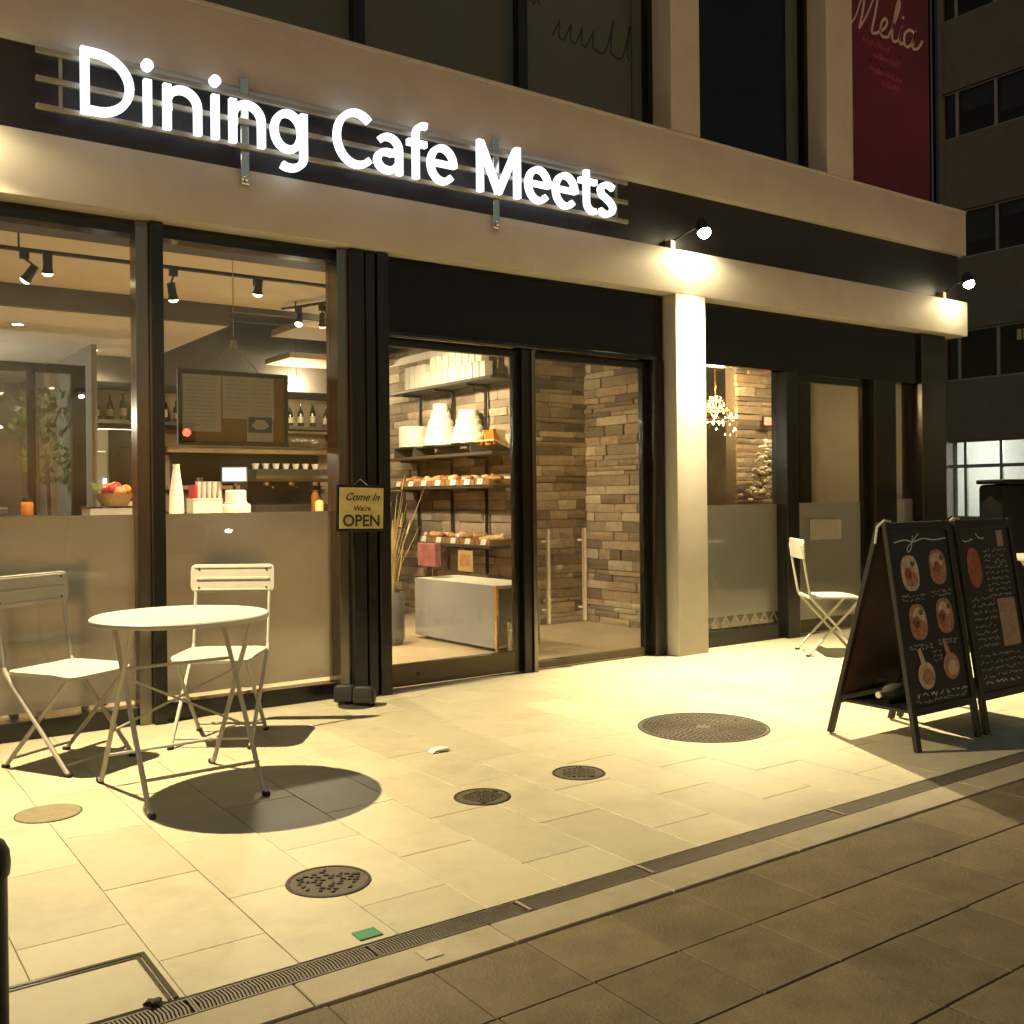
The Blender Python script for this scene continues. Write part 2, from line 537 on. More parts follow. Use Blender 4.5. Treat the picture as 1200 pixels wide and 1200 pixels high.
def text_mesh(body, size, matname, shear=0.0, depth=0.001, offset=0.0):
    c = bpy.data.curves.new('print', 'FONT')
    c.body = body; c.size = size; c.extrude = depth; c.shear = shear; c.offset = offset
    c.align_x = 'CENTER'
    o = bpy.data.objects.new('print', c)
    COL.objects.link(o)
    bpy.context.view_layer.update()
    dg = bpy.context.evaluated_depsgraph_get()
    me = bpy.data.meshes.new_from_object(o.evaluated_get(dg))
    bpy.data.objects.remove(o); bpy.data.curves.remove(c)
    me.materials.clear(); me.materials.append(MATS[matname])
    return me

# ------------------------------------------------------------------ GROUND
TX0, TP = 0.7788, 0.3
g = mb('asphalt').box(-60, 120, -60, 120, -0.40, -0.16).build('ground', ang=None)
tag(g, kind='structure')

fc = mb('mortar').box(-4.0, 13.0, -3.029, 0.235, -0.16, -0.005).build('forecourt', ang=None)
tag(fc, kind='structure')
def tile_mesh(lx, ly):
    return mb('tile').box(-lx/2, lx/2, -ly/2, ly/2, -0.012, 0.0, bev=0.0012).mesh('tile', 30)
tcache = {}
def put_tile(x0, x1, y0, y1, parent, nm='tile', mk=tile_mesh, dz=0.0, gap=0.0022, jit=0.0006):
    lx = round(x1-x0-(gap if nm != 'paver' else 0.0032), 4); ly = round(y1-y0-gap, 4)
    k = (nm, lx, ly)
    if k not in tcache: tcache[k] = mk(lx, ly)
    o = bpy.data.objects.new(nm, tcache[k]); COL.objects.link(o)
    o.location = ((x0+x1)/2, (y0+y1)/2, dz+rnd.uniform(-jit, jit))
    o.parent = parent
    return o
for j in range(-7, 31):
    xa = TX0+TP*j
    ys = [-3.027]
    y = -2.79 if j % 2 == 0 else -2.49
    while y < 0.2:
        ys.append(y); y += 0.6
    ys.append(0.232)
    for a, b in zip(ys, ys[1:]):
        if b-a < 0.05: continue
        put_tile(xa, xa+TP, a, b, fc)

def paver_mesh(lx, ly):
    return mb('paver').box(-lx/2, lx/2, -ly/2, ly/2, -0.03, 0.0, bev=0.0025).mesh('paver', 30)
sw = mb('joint_dirt').box(-6, 16, -9.0, -3.268, -0.16, -0.012).build('sidewalk', ang=None)
tag(sw, kind='structure')
for k in range(8):
    for j in range(-3, 27):
        x0 = 1.345+0.2985*j+0.004*k
        y1 = -3.270-0.2965*k
        put_tile(x0, x0+0.2985, y1-0.2965, y1, sw, 'paver', paver_mesh, dz=-0.004, gap=0.0032, jit=0.0015)

def kerb_mesh(lx, ly):
    return mb('kerb').box(-lx/2, lx/2, -ly/2, ly/2, -0.08, 0.0, bev=0.003).mesh('kerb_stone', 30)
kb = mb('joint_dirt').box(-6, 16, -3.266, -3.121, -0.16, -0.02).build('kerb', ang=None)
tag(kb, kind='structure')
for j in range(-4, 17):
    x0 = 1.02+0.6*j
    put_tile(x0, x0+0.6, -3.266, -3.121, kb, 'kerb_stone', kerb_mesh, dz=0.0, gap=0.004)

# drain gratings
ch = mb('grate_pit').box(-6, 16, -3.119, -3.031, -0.16, -0.05).build('drain_channel', ang=None)
tag(ch, kind='structure')
def grating():
    e = empty('drain_grating')
    f = mb('grate')
    f.box(0.0, 0.496, -0.043, -0.037, -0.05, -0.001).box(0.0, 0.496, 0.037, 0.043, -0.05, -0.001)
    f.box(0.0, 0.006, -0.037, 0.037, -0.05, -0.001).box(0.490, 0.496, -0.037, 0.037, -0.05, -0.001)
    f.build('rim', e, ang=None)
    s = mb('grate')
    n = 50
    for i in range(n):
        x = 0.008+i*0.0095
        s.prism([(x, -0.037), (x+0.0056, -0.037), (x+0.0106, 0.0), (x+0.0056, 0.037), (x, 0.037), (x+0.005, 0.0)], -0.012, -0.0015, 'Z')
    o = s.build('slats', e, ang=None)
    o['kind'] = 'stuff'
    return e
gr = grating()
for i in range(-3, 20):
    o = gr if i == -3 else copy_tree(gr)
    o.location = (0.7826+0.4975*i, -3.075, 0)
    tag(o, ('%s drain grating section to the right of the access hatch' % ORD[i]) if i >= 0 else ('%s drain grating section to the left of the hatch corner' % ORD[-i-1]), 'drain grating', 'drain gratings along the kerb')
# pale worn joint strips between some gratings
for gx in (1.7755, 2.273, 3.268):
    o = mb('kerb').box(gx-0.0045, gx+0.0045, -0.040, 0.040, 0, 0.0015).build('joint_strip', loc=(0, -3.075, 0.001))
    o.parent = ch

# ------------------------------------------------------------------ CAFE BUILDING
bd = empty('cafe_building', (0, 0, 0), 0, 'cream rendered cafe building with dark glazed shopfront under a long fascia', 'building')
XL, XR = -3.2, 9.47
mb('render_paint').box(XL, XR, 0.0, 0.30, 2.767, 3.106, bev=0.012, seg=2).build('fascia_beam', bd)
mb('render_paint').box(XL, 9.455, 0.0, 0.60, 3.566, 3.975, bev=0.008, seg=2).build('upper_band', bd)
mb('render_paint').box(XL, 9.46, -0.004, 0.22, 3.975, 4.003, bev=0.004).build('sill_moulding', bd)
mb('recess').box(XL, 9.42, 0.07, 0.34, 3.106, 3.566).build('recess_panel', bd)
mb('recess').box(XL, 9.42, 0.301, 0.5, 2.70, 3.104).build('recess_backing', bd)
# pillar with a grooved return
pl = mb('render_paint')
pl.box(5.470, 5.789, 0.0, 0.16, 0.0, 2.767, bev=0.006, seg=2)
pl.box(5.458, 5.789, 0.172, 0.36, 0.0, 2.767, bev=0.004)
pl.box(5.482, 5.789, 0.155, 0.178, 0.0, 2.767)
pl.build('pillar', bd)
# upper piers
for (xa, xb) in ((5.448, 5.756), (7.312, 7.672)):
    mb('render_paint').box(xa, xb, 0.0, 0.45, 4.003, 7.4, bev=0.006).build('upper_pier', bd)
mb('render_paint').box(XL, 9.46, 0.0, 0.6, 7.4, 8.2, bev=0.01).build('parapet', bd)
mb('dark_inside').box(XL, 9.30, 1.9, 2.0, 3.9, 8.2).box(XL, 9.3, 0.6, 2.0, 3.75, 3.97).box(9.28, 9.32, 0.34, 2.0, 3.9, 7.5).build('upper_room', bd)
# upper windows
def upper_window(x0, x1, z0, z1, mulls, yb=0.235, g='upper_glass'):
    w = mb('dark_metal')
    w.box(x0, x1, yb-0.03, yb+0.04, z0, z0+0.10).box(x0, x1, yb-0.03, yb+0.04, z1-0.05, z1)
    w.box(x0, x0+0.05, yb-0.03, yb+0.04, z0+0.10, z1-0.05).box(x1-0.05, x1, yb-0.03, yb+0.04, z0+0.10, z1-0.05)
    w = w.build('upper_window', bd)
    xs = [x0+0.05]+[m for m in mulls]+[x1-0.05]
    for m in mulls:
        mb('dark_metal').box(m-0.04, m+0.04, yb-0.035, yb+0.03, z0+0.10, z1-0.05).build('mullion', w)
    for a, b in zip(xs, xs[1:]):
        mb(g).box(a+0.001, b-0.001, yb, yb+0.008, z0+0.10, z1-0.05).build('pane', w, ang=None)
    return w
upper_window(-3.0, 5.448, 4.004, 7.4, (-1.6, -0.05, 1.45, 2.924, 4.202))
upper_window(5.756, 7.312, 4.004, 7.4, ())
upper_window(7.672, 9.33, 4.004, 7.4, ())
bl = mb('blind').box(-2.9, 5.40, 0.40, 0.41, 4.05, 7.4).build('window_blind', bd, ang=None)
# faint script printed on the blind
rs = random.Random(5)
pr_ = mb('blind_print')
def script_line(x0, z0, letters, h, w=0.012, slant=0.35, rs=rs):
    p = []; x = x0
    for c in range(letters):
        hh = h*(1.0 if rs.random() < 0.72 else 2.1)
        ww = h*rs.uniform(0.7, 1.0)
        p += [(x, z0), (x+ww*0.35+hh*slant*0.5, z0+hh*0.9), (x+ww*0.5+hh*slant*0.3, z0+hh), (x+ww*0.55, z0+hh*0.15), (x+ww*0.8, z0-h*0.02)]
        x += ww
        if rs.random() < 0.16: x += h*0.55
    return smooth_path(p, 3), x
for (xx, zz, nl, hh) in ((3.35, 5.05, 11, 0.11), (4.62, 5.08, 5, 0.10), (4.62, 4.66, 6, 0.12), (4.4, 4.86, 2, 0.08), (3.0, 5.6, 16, 0.12)):
    p, _ = script_line(xx, zz, nl, hh)
    pr_.stroke(p, 0.014, 0.397, 0.3995)
o = pr_.build('blind_script', bl, ang=None)

# red banner in the last upper bay
bn = empty('banner', (8.38, 0.12, 4.0), 0, 'red vertical banner with white script lettering hung in the end upper bay', 'banner')
mb('red_banner').box(-0.655, 0.655, 0.0, 0.012, 0.03, 3.3).build('sheet', bn, ang=None)
mb('brushed').box(0.668, 0.70, -0.01, 0.03, 0.0, 3.35).box(-0.70, -0.668, -0.01, 0.03, 0.0, 3.35).build('side_bar', bn)
# "Melia" in joined script strokes (x-z plane, metres)
def melia():
    s = []
    s.append([(-0.62, 0.02), (-0.55, 0.04), (-0.47, 0.17), (-0.40, 0.40), (-0.34, 0.64), (-0.325, 0.66)])
    s.append([(-0.325, 0.66), (-0.37, 0.30), (-0.425, 0.03)])
    s.append([(-0.425, 0.03), (-0.33, 0.22), (-0.20, 0.56), (-0.13, 0.655), (-0.08, 0.64)])
    s.append([(-0.155, 0.63), (-0.20, 0.35), (-0.255, 0.08), (-0.235, 0.045), (-0.18, 0.075)])
    s.append([(-0.18, 0.075), (-0.09, 0.16), (-0.045, 0.26), (-0.075, 0.30), (-0.125, 0.22), (-0.14, 0.10), (-0.105, 0.05), (-0.03, 0.08)])
    s.append([(-0.03, 0.08), (0.08, 0.36), (0.135, 0.56), (0.12, 0.61), (0.085, 0.50), (0.03, 0.20), (0.025, 0.08), (0.055, 0.05), (0.11, 0.09)])
    s.append([(0.11, 0.09), (0.165, 0.28), (0.125, 0.11), (0.14, 0.055), (0.19, 0.085)])
    s.append([(0.345, 0.27), (0.27, 0.29), (0.20, 0.20), (0.195, 0.08), (0.245, 0.055), (0.31, 0.14), (0.355, 0.29), (0.315, 0.11), (0.33, 0.06), (0.40, 0.10), (0.46, 0.22)])
    return s
lt = mb('banner_print')
for i, p in enumerate(melia()):
    lt.stroke([(x*1.12+0.03, z*0.72) for x, z in smooth_path(p, 6)], 0.026 if i not in (0, 2) else 0.018, -0.004-0.0006*i, -0.0015)
lt.lathe([(0.0, 0), (0.017, 0), (0.017, 0.003), (0, 0.003)], mx=Matrix.Translation((0.235, -0.002, 0.30)) @ Matrix.Rotation(R(90), 4, 'X'), n=10)
o = lt.build('script_lettering', bn, ang=None); o.location = (0.0, 0, 1.44)
fl = mb('banner_faint')
for zz, x0, x1 in ((1.36, -0.40, 0.05), (1.26, -0.25, 0.28), (1.12, -0.3, 0.26), (1.03, -0.12, 0.2)):
    p, _ = script_line(x0, zz, int((x1-x0)/0.05), 0.05, rs=rs)
    fl.stroke([(x, z) for x, z in p if x < x1+0.1], 0.011, -0.003, -0.001)
fl.build('faint_lettering', bn, ang=None)

# shopfront: left windows
GY = 0.21
def shop_window(x0, x1, z0=0.10, z1=2.69, film=1.155, name='shop_window', film0=0.0, gl='pane_glass'):
    w = mb('dark_metal')
    w.box(x0, x1, GY-0.05, GY+0.05, 0.0, z0, bev=0.004)
    w = w.build(name, bd)
    mb('dark_metal').box(x0, x1, GY-0.06, GY+0.06, z1, 2.766).build('head_rail', w)
    mb(gl).box(x0, x1, GY-0.005, GY+0.005, z0, z1).build('pane', w, ang=None)
    mb('film').box(x0+0.002, x1-0.002, GY+0.007, GY+0.0085, z0+0.03+film0, film).build('frosted_film', w, ang=None)
    return w
shop_window(-3.0, -0.10); shop_window(0.0, 1.52); shop_window(1.66, 2.70)
mb('dark_metal').box(-0.10, 0.0, 0.06, 0.26, 0, 2.766, bev=0.004).build('post', bd)
mb('dark_metal').box(1.59, 1.66, 0.10, 0.26, 0, 2.765, bev=0.004).build('post', bd)
mb('brushed').box(1.52, 1.589, 0.135, 0.255, 0, 2.764, bev=0.003).build('steel_post', bd)
mb('brushed').box(2.70, 2.772, 0.09, 0.26, 0, 2.764, bev=0.004).build('steel_post', bd)
co = mb('dark_metal').box(2.772, 2.865, 0.05, 0.28, 0, 2.763, bev=0.006).box(2.877, 2.945, 0.06, 0.28, 0, 2.763, bev=0.006).box(2.957, 3.035, 0.05, 0.28, 0, 2.763, bev=0.006).box(2.862, 2.96, 0.10, 0.27, 0, 2.76)
co.build('column_casing', bd)
# dark header above the doors
mb('dark_panel').box(3.035, 5.457, 0.13, 0.27, 2.27, 2.766, bev=0.004).build('door_header', bd)
mb('dark_metal').box(3.035, 5.40, 0.112, 0.13, 2.262, 2.290, bev=0.003).build('header_trim', bd)
def door(x0, x1, yb, zt, handles, name='door', film=None, low=0.155, st=0.05, rail='bronze'):
    d = mb('dark_metal')
    d.box(x0, x0+st, yb-0.022, yb+0.022, 0.01, zt, bev=0.003).box(x1-st, x1, yb-0.022, yb+0.022, 0.01, zt, bev=0.003)
    d = d.build(name, bd)
    mb(rail).box(x0+st, x1-st, yb-0.021, yb+0.021, 0.012, low, bev=0.003).build('bottom_rail', d)
    mb('dark_metal').box(x0+st, x1-st, yb-0.021, yb+0.021, zt-0.06, zt, bev=0.003).build('top_rail', d)
    mb('door_glass').box(x0+st, x1-st, yb-0.004, yb+0.004, low, zt-0.06).build('pane', d, ang=None)
    if film:
        mb('film').box(x0+st+0.002, x1-st-0.002, yb+0.006, yb+0.0075, low+0.01, film).build('frosted_film', d, ang=None)
    for hx in handles:
        h = mb('handle_steel').tube([(hx, yb-0.07, 0.33), (hx, yb-0.07, 1.0)], 0.016, 12)
        h.tube([(hx, yb-0.07, 0.42), (hx, yb-0.004, 0.42)], 0.009, 8).tube([(hx, yb-0.07, 0.91), (hx, yb-0.004, 0.91)], 0.009, 8)
        h.build('handle', d)
    return d
d1 = door(3.04, 4.13, 0.215, 2.265, ())
mb('black_plastic').lathe([(0, 0), (0.014, 0), (0.012, 0.008), (0, 0.008)], mx=Matrix.Translation((3.30, 0.194, 0.08)) @ Matrix.Rotation(R(90), 4, 'X'), n=12).build('lock', d1)
d2 = door(4.225, 5.345, 0.215, 2.265, (4.335, 4.665), low=0.065)
mb('dark_metal').box(4.13, 4.225, 0.15, 0.27, 0, 2.268, bev=0.004).build('post', bd)
mb('brushed').box(4.20, 4.232, 0.13, 0.15, 0, 2.26, bev=0.003).build('door_edge_strip', bd)
mb('dark_metal').box(5.345, 5.457, 0.12, 0.30, 0, 2.268, bev=0.004).build('jamb', bd)

# right bay
mb('dark_panel').box(5.79, 9.30, 0.14, 0.27, 2.275, 2.766, bev=0.004).build('bay_header', bd)
def bay_window(x0, x1, zt=2.27, film=1.145, z0=0.13):
    w = mb('dark_metal').box(x0, x1, GY-0.05, GY+0.05, 0.0, z0, bev=0.004)
    w = w.build('bay_window', bd)
    mb('pane_glass').box(x0, x1, GY-0.005, GY+0.005, z0, zt).build('pane', w, ang=None)
    mb('film').box(x0+0.002, x1-0.002, GY+0.007, GY+0.0085, z0+0.10, film).build('frosted_film', w, ang=None)
    return w
bw = bay_window(5.792, 6.86)
zz_ = mb('film')
for i in range(9):
    xx = 5.80+i*0.118
    zz_.stroke([(xx, 0.135), (xx+0.06, 0.226), (xx+0.118, 0.135)], 0.02, GY+0.0068, GY+0.0082)
zz_.build('zigzag_film', bw, ang=None)
mb('dark_metal').box(6.86, 7.01, 0.10, 0.27, 0, 2.274, bev=0.004).build('post', bd)
mb('brushed').box(7.01, 7.05, 0.13, 0.25, 0, 2.272, bev=0.003).build('steel_post', bd)
d3 = door(7.05, 8.10, 0.215, 2.27, (), film=1.15, low=0.12, st=0.075)
mb('dark_metal').box(7.125, 7.28, 0.185, 0.199, 1.15, 2.2).build('door_stile_cover', d3, ang=None)
mb('plate_grey').box(7.28, 7.72, 0.205, 0.2085, 0.82, 1.0).build('notice', d3, ang=None)
mb('dark_metal').box(8.10, 8.43, 0.11, 0.27, 0, 2.274, bev=0.004).build('post', bd)
bay_window(8.43, 8.84, film=1.17)
mb('render_paint').box(8.62, 8.80, 0.30, 0.45, 0, 2.76).build('inner_pier', bd)
mb('dark_metal').box(8.84, 9.24, 0.10, 0.34, 0, 2.765, bev=0.005).build('corner_post', bd)
# side wall of the building beyond the corner (glazed return)
mb('dark_panel').box(9.19, 9.24, 0.34, 8.0, 0, 3.9).build('side_wall', bd)

# ------------------------------------------------------------------ INTERIOR SHELL
o = mb('wood_floor').box(-4, 9.2, 0.24, 8.6, -0.16, -0.001).build('cafe_floor', ang=None); tag(o, kind='structure')
o = mb('ceiling_cream').box(-4, 5.75, 0.30, 2.93, 2.90, 2.96).build('front_ceiling', ang=None); tag(o, kind='structure')
o = mb('ceiling_grey').box(-4, 3.05, 2.93, 2.99, 2.727, 2.96).box(3.05, 6.6, 2.93, 2.99, 2.85, 3.3).build('ceiling_beam', ang=None); tag(o, kind='structure')
o = mb('ceiling_cream').box(-4, 3.05, 2.99, 8.6, 2.725, 2.80).build('rear_ceiling', ang=None); tag(o, kind='structure')
o = mb('ceiling_grey').box(3.05, 6.8, 2.99, 8.6, 3.2, 3.25).box(3.05, 3.10, 2.99, 8.6, 2.80, 3.2).build('dark_ceiling', ang=None); tag(o, kind='structure')
o = mb('wall_tan').box(3.75, 5.55, 3.05, 3.75, 2.80, 2.86).box(4.3, 5.55, 4.6, 5.3, 2.74, 2.80).build('ceiling_raft', ang=None); tag(o, kind='structure')
o = mb('ceiling_grey').box(2.36, 5.6, 5.35, 6.2, 2.46, 3.2).build('bulkhead', ang=None); tag(o, kind='structure')
o = mb('wall_tan').box(2.2, 6.8, 6.2, 6.3, 0, 3.2).build('back_wall', ang=None); tag(o, kind='structure')
o = mb('wall_grey').box(-4, 2.35, 8.4, 8.5, 0, 2.8).box(-4.1, -4, 0.3, 8.5, 0, 2.96).box(2.3, 2.35, 4.62, 8.4, 0, 2.73).build('side_wall', ang=None); tag(o, kind='structure')
o = mb('ceiling_cream').box(5.55, 9.2, 0.30, 6.2, 2.72, 2.80).build('bay_ceiling', ang=None); tag(o, kind='structure')
o = mb('wall_tan').box(6.6, 9.2, 4.6, 4.7, 0, 2.72).build('bay_back_wall', ang=None); tag(o, kind='structure')

o = mb('wall_pale').box(9.13, 9.17, 0.36, 4.6, 0, 2.72).build('bay_side_wall', ang=None); tag(o, kind='structure')
# stone walls with individual stones
stone_cache = []
for m_ in ('stone', 'stone_grey', 'stone_light', 'stone'):
    for v in range(3):
        b = mb(m_)
        t = bmesh.new(); bmesh.ops.create_cube(t, size=1.0)
        bmesh.ops.subdivide_edges(t, edges=list(t.edges), cuts=1, use_grid_fill=True)
        for q in t.verts:
            mid = abs(q.co.x) < 0.1 and abs(q.co.z) < 0.1
            q.co += Vector((rnd.uniform(-.015, .015) if not mid else rnd.uniform(-.2, .2), rnd.uniform(-.30, .12) if mid else rnd.uniform(-.10, .22), rnd.uniform(-.04, .04) if not mid else rnd.uniform(-.2, .2)))
        b._merge(t)
        stone_cache.append(b.mesh('stone', 8))
def stone_wall(name, length, height, loc, rz, seed, back=0.10, mirror=False, grey=False):
    # local: wall face at y=0 facing -y, running along x
    w = mb('stone_gap').box(0, length, 0.012, back, 0, height).build(name, ang=None)
    tag(w, kind='structure')
    w.location = loc; w.rotation_euler = (0, 0, rz)
    rs_ = random.Random(seed)
    z = 0.0
    while z < height-0.02:
        h = rs_.choice((0.045, 0.06, 0.085, 0.10)) if not grey else rs_.choice((0.08, 0.10, 0.12))
        h = min(h, height-z)
        x = 0.0
        while x < length-0.01:
            l_ = rs_.uniform(0.16, 0.46) if not grey else rs_.uniform(0.28, 0.6)
            if length-x-l_ < 0.10: l_ = length-x
            proud = rs_.choice((0.010, 0.015, 0.021, 0.028))
            idx = rs_.choice((0, 1, 2, 3, 4, 5, 9, 10, 11, 0, 1, 9, 3, 6, 7, 8))
            if grey: idx = rs_.choice((3, 4, 5, 3, 4, 0, 6))
            o = bpy.data.objects.new('stone', stone_cache[idx]); COL.objects.link(o)
            xc = x+l_/2
            if mirror: xc = length-xc
            o.location = (xc, 0.012-proud/2+0.004, z+h/2)
            o.scale = (l_-0.006, proud+0.016, h-0.005)
            o.parent = w
            x += l_
        z += h
    return w
stone_wall('entrance_stone_wall', 0.80, 2.72, (5.57, 2.19, 0), 0, 3)
stone_wall('return_stone_wall', 0.98, 2.72, (6.37, 2.19, 0), R(-90), 3, mirror=True)
stone_wall('shelf_stone_wall', 3.3, 2.9, (5.60, 5.45, 0), R(-90), 8, grey=True)
stone_wall('bay_stone_column', 0.70, 2.72, (7.78, 1.5, 0), 0, 12, back=0.14)
stone_wall('bay_side_stone_wall', 0.55, 2.72, (6.50, 1.25, 0), 0, 21, back=0.3)
o = mb('wall_tan').box(6.47, 6.60, 1.3, 4.6, 0, 2.72).build('dividing_wall', ang=None); tag(o, kind='structure')

# ------------------------------------------------------------------ ILLUMINATED SIGN
sg = empty('illuminated_sign', (0, 0, 3.213), 0, 'long backlit cafe sign of white glowing letters fixed on three pale rails', 'sign')
for rz_ in (0.006, 0.147, 0.288):
    mb('rail_alu').box(0.995, 4.95, -0.055, -0.03, rz_-0.014, rz_+0.014, bev=0.003).build('rail', sg)
for px_ in (1.115, 4.86):
    mb('rail_alu').box(px_-0.008, px_+0.008, -0.029, -0.015, 0.0, 0.29).build('upright', sg)
for px_ in (2.085, 3.806):
    k = mb('steel').box(px_-0.025, px_+0.025, -0.028, -0.003, -0.20, 0.40, bev=0.004).build('bracket', sg)
    mb('steel').lathe([(0, 0), (0.016, 0), (0.016, 0.010), (0.010, 0.016), (0, 0.016)], mx=Matrix.Translation((px_, -0.028, -0.17)) @ Matrix.Rotation(R(90), 4, 'X'), n=10).build('bolt', k)
SW = 0.040
def letter(paths, widths=None, dots=()):
    b = mb('letter_led')
    for i, p in enumerate(paths):
        w = widths[i] if widths else SW
        b.stroke(p, w, -0.105-0.0015*i, -0.07)
    for (x, z, r) in dots:
        b.lathe([(0, 0), (r, 0), (r, 0.036), (0, 0.036)], mx=Matrix.Translation((x, -0.07, z)) @ Matrix.Rotation(R(90), 4, 'X'), n=20)
    o = b.build('letter', sg, ang=None)
    return o
hw = SW/2
XH, CH = 0.242, 0.337
letter([[(1.218, 0), (1.218, CH)],
        [(1.20, CH-hw), (1.28, CH-hw)]+arc(1.28, CH/2, 0.159, CH/2-hw, 85, -85, 18)+[(1.28, hw), (1.20, hw)]])
letter([[(1.530, 0), (1.530, XH)]], dots=((1.530, 0.318, 0.030),))
def n_(x0, x1):
    cx_ = (x0+x1)/2; rx_ = (x1-x0)/2-hw
    letter([[(x0+hw, 0), (x0+hw, XH)],
            [(x0+hw+0.004, 0.10)]+arc(cx_, 0.142, rx_, XH-0.142-hw+0.004, 172, 0, 14)+[(x1-hw, 0)]])
n_(1.612, 1.816)
letter([[(1.893, 0), (1.893, XH)]], dots=((1.893, 0.318, 0.030),))
n_(1.972, 2.177)
letter([arc(2.315, 0.125, 0.082, 0.103, 0, 360, 26),
        [(2.411, XH), (2.411, -0.005)]+arc(2.325, -0.010, 0.086, 0.072, 0, -125, 12)])
letter([arc(2.750, CH/2, 0.128, CH/2-0.014, 48, 312, 24)])
letter([[(3.040, 0), (3.040, 0.145)]+arc(2.965, 0.148, 0.075, 0.074, 5, 140, 10),
        arc(2.958, 0.073, 0.070, 0.055, 62, 330, 16)+[(3.035, 0.065)],
        [(2.985, 0.128), (3.035, 0.134)]])
letter([[(3.157, 0), (3.157, 0.27)]+arc(3.220, 0.272, 0.063, 0.066, 180, 75, 9),
        [(3.098, 0.221), (3.232, 0.221)]], widths=[SW, 0.038])
def e_(x0, x1):
    cx_ = (x0+x1)/2; rx_ = (x1-x0)/2-hw
    letter([arc(cx_, 0.121, rx_, 0.121-hw+0.004, -4, 318, 24), [(x0+hw, 0.126), (x1-0.012, 0.126)]], widths=[SW, 0.034])
e_(3.243, 3.455)
letter([[(3.636, 0), (3.636, CH)], [(3.640, CH-0.012), (3.782, 0.012)], [(3.776, 0.012), (3.926, CH-0.012)], [(3.930, 0), (3.930, CH)]], widths=[SW, 0.042, 0.042, SW])
e_(4.002, 4.212)
e_(4.234, 4.445)
letter([[(4.528, 0.298), (4.528, 0.075)]+arc(4.588, 0.078, 0.060, 0.062, 180, 290, 9), [(4.462, 0.221), (4.615, 0.221)]], widths=[SW, 0.038])
letter([smooth_path([(4.775, 0.205), (4.735, 0.223), (4.69, 0.22), (4.657, 0.19), (4.67, 0.152), (4.71, 0.128), (4.752, 0.10), (4.77, 0.066), (4.75, 0.03), (4.70, 0.016), (4.645, 0.036)], 5)])

# ------------------------------------------------------------------ FLOOD LAMPS
def flood(x, y, z, foot_x, target, energy, label, cone=92):
    e = empty('flood_lamp', (foot_x, 0.02, 3.106), 0, label, 'lamp', 'flood lamps along the fascia')
    dx, dy, dz = x-foot_x, y-0.02, z-3.106
    mb('rail_alu').box(-0.025, 0.025, -0.012, 0.05, 0.0, 0.065, bev=0.004).build('base', e)
    mb('black_plastic').tube([(0, 0.01, 0.05), (dx*0.5, dy*0.5, dz*0.5+0.06), (dx, dy, dz+0.05)], 0.008, 8).build('arm', e)
    d = (Vector(target)-Vector((x, y, z))).normalized()
    q = d.to_track_quat('-Z', 'Y').to_matrix().to_4x4()
    h = mb('black_plastic').lathe([(0, 0.10), (0.03, 0.10), (0.05, 0.06), (0.052, -0.004), (0.047, -0.004), (0.045, 0.012), (0, 0.012)], n=20, mx=Matrix.Translation((dx, dy, dz)) @ q).build('head', e)
    mb('lamp_lens').lathe([(0, -0.058), (0.026, -0.052), (0.044, -0.034), (0.050, -0.008), (0.046, 0.004), (0, 0.008)], n=20, mx=Matrix.Translation((dx, dy, dz)) @ q).build('lens', e)
    lo = light('flood_light', 'SPOT', (dx+d.x*0.085, dy+d.y*0.085, dz+d.z*0.085), energy, WARM, e, 0.022, R(cone), 1.0)
    lo.rotation_euler = d.to_track_quat('-Z', 'Y').to_euler()
    light('lens_glow', 'SPOT', (dx+d.x*0.09, dy+d.y*0.09, dz+d.z*0.09), energy*0.011, WARM, e, 0.04, R(172), 0.35)
    return e
flood(0.50, -0.15, 3.215, 0.36, (1.95, -1.40, 0), 1500, 'warm flood lamp on the fascia left of the sign, above the bistro table')
flood(5.64, -0.135, 3.235, 5.455, (5.60, -1.25, 0), 2350, 'warm flood lamp above the cream pillar', 86)
flood(9.20, -0.17, 3.24, 9.085, (9.05, -1.4, 0), 1300, 'warm flood lamp at the right end of the fascia', 86)

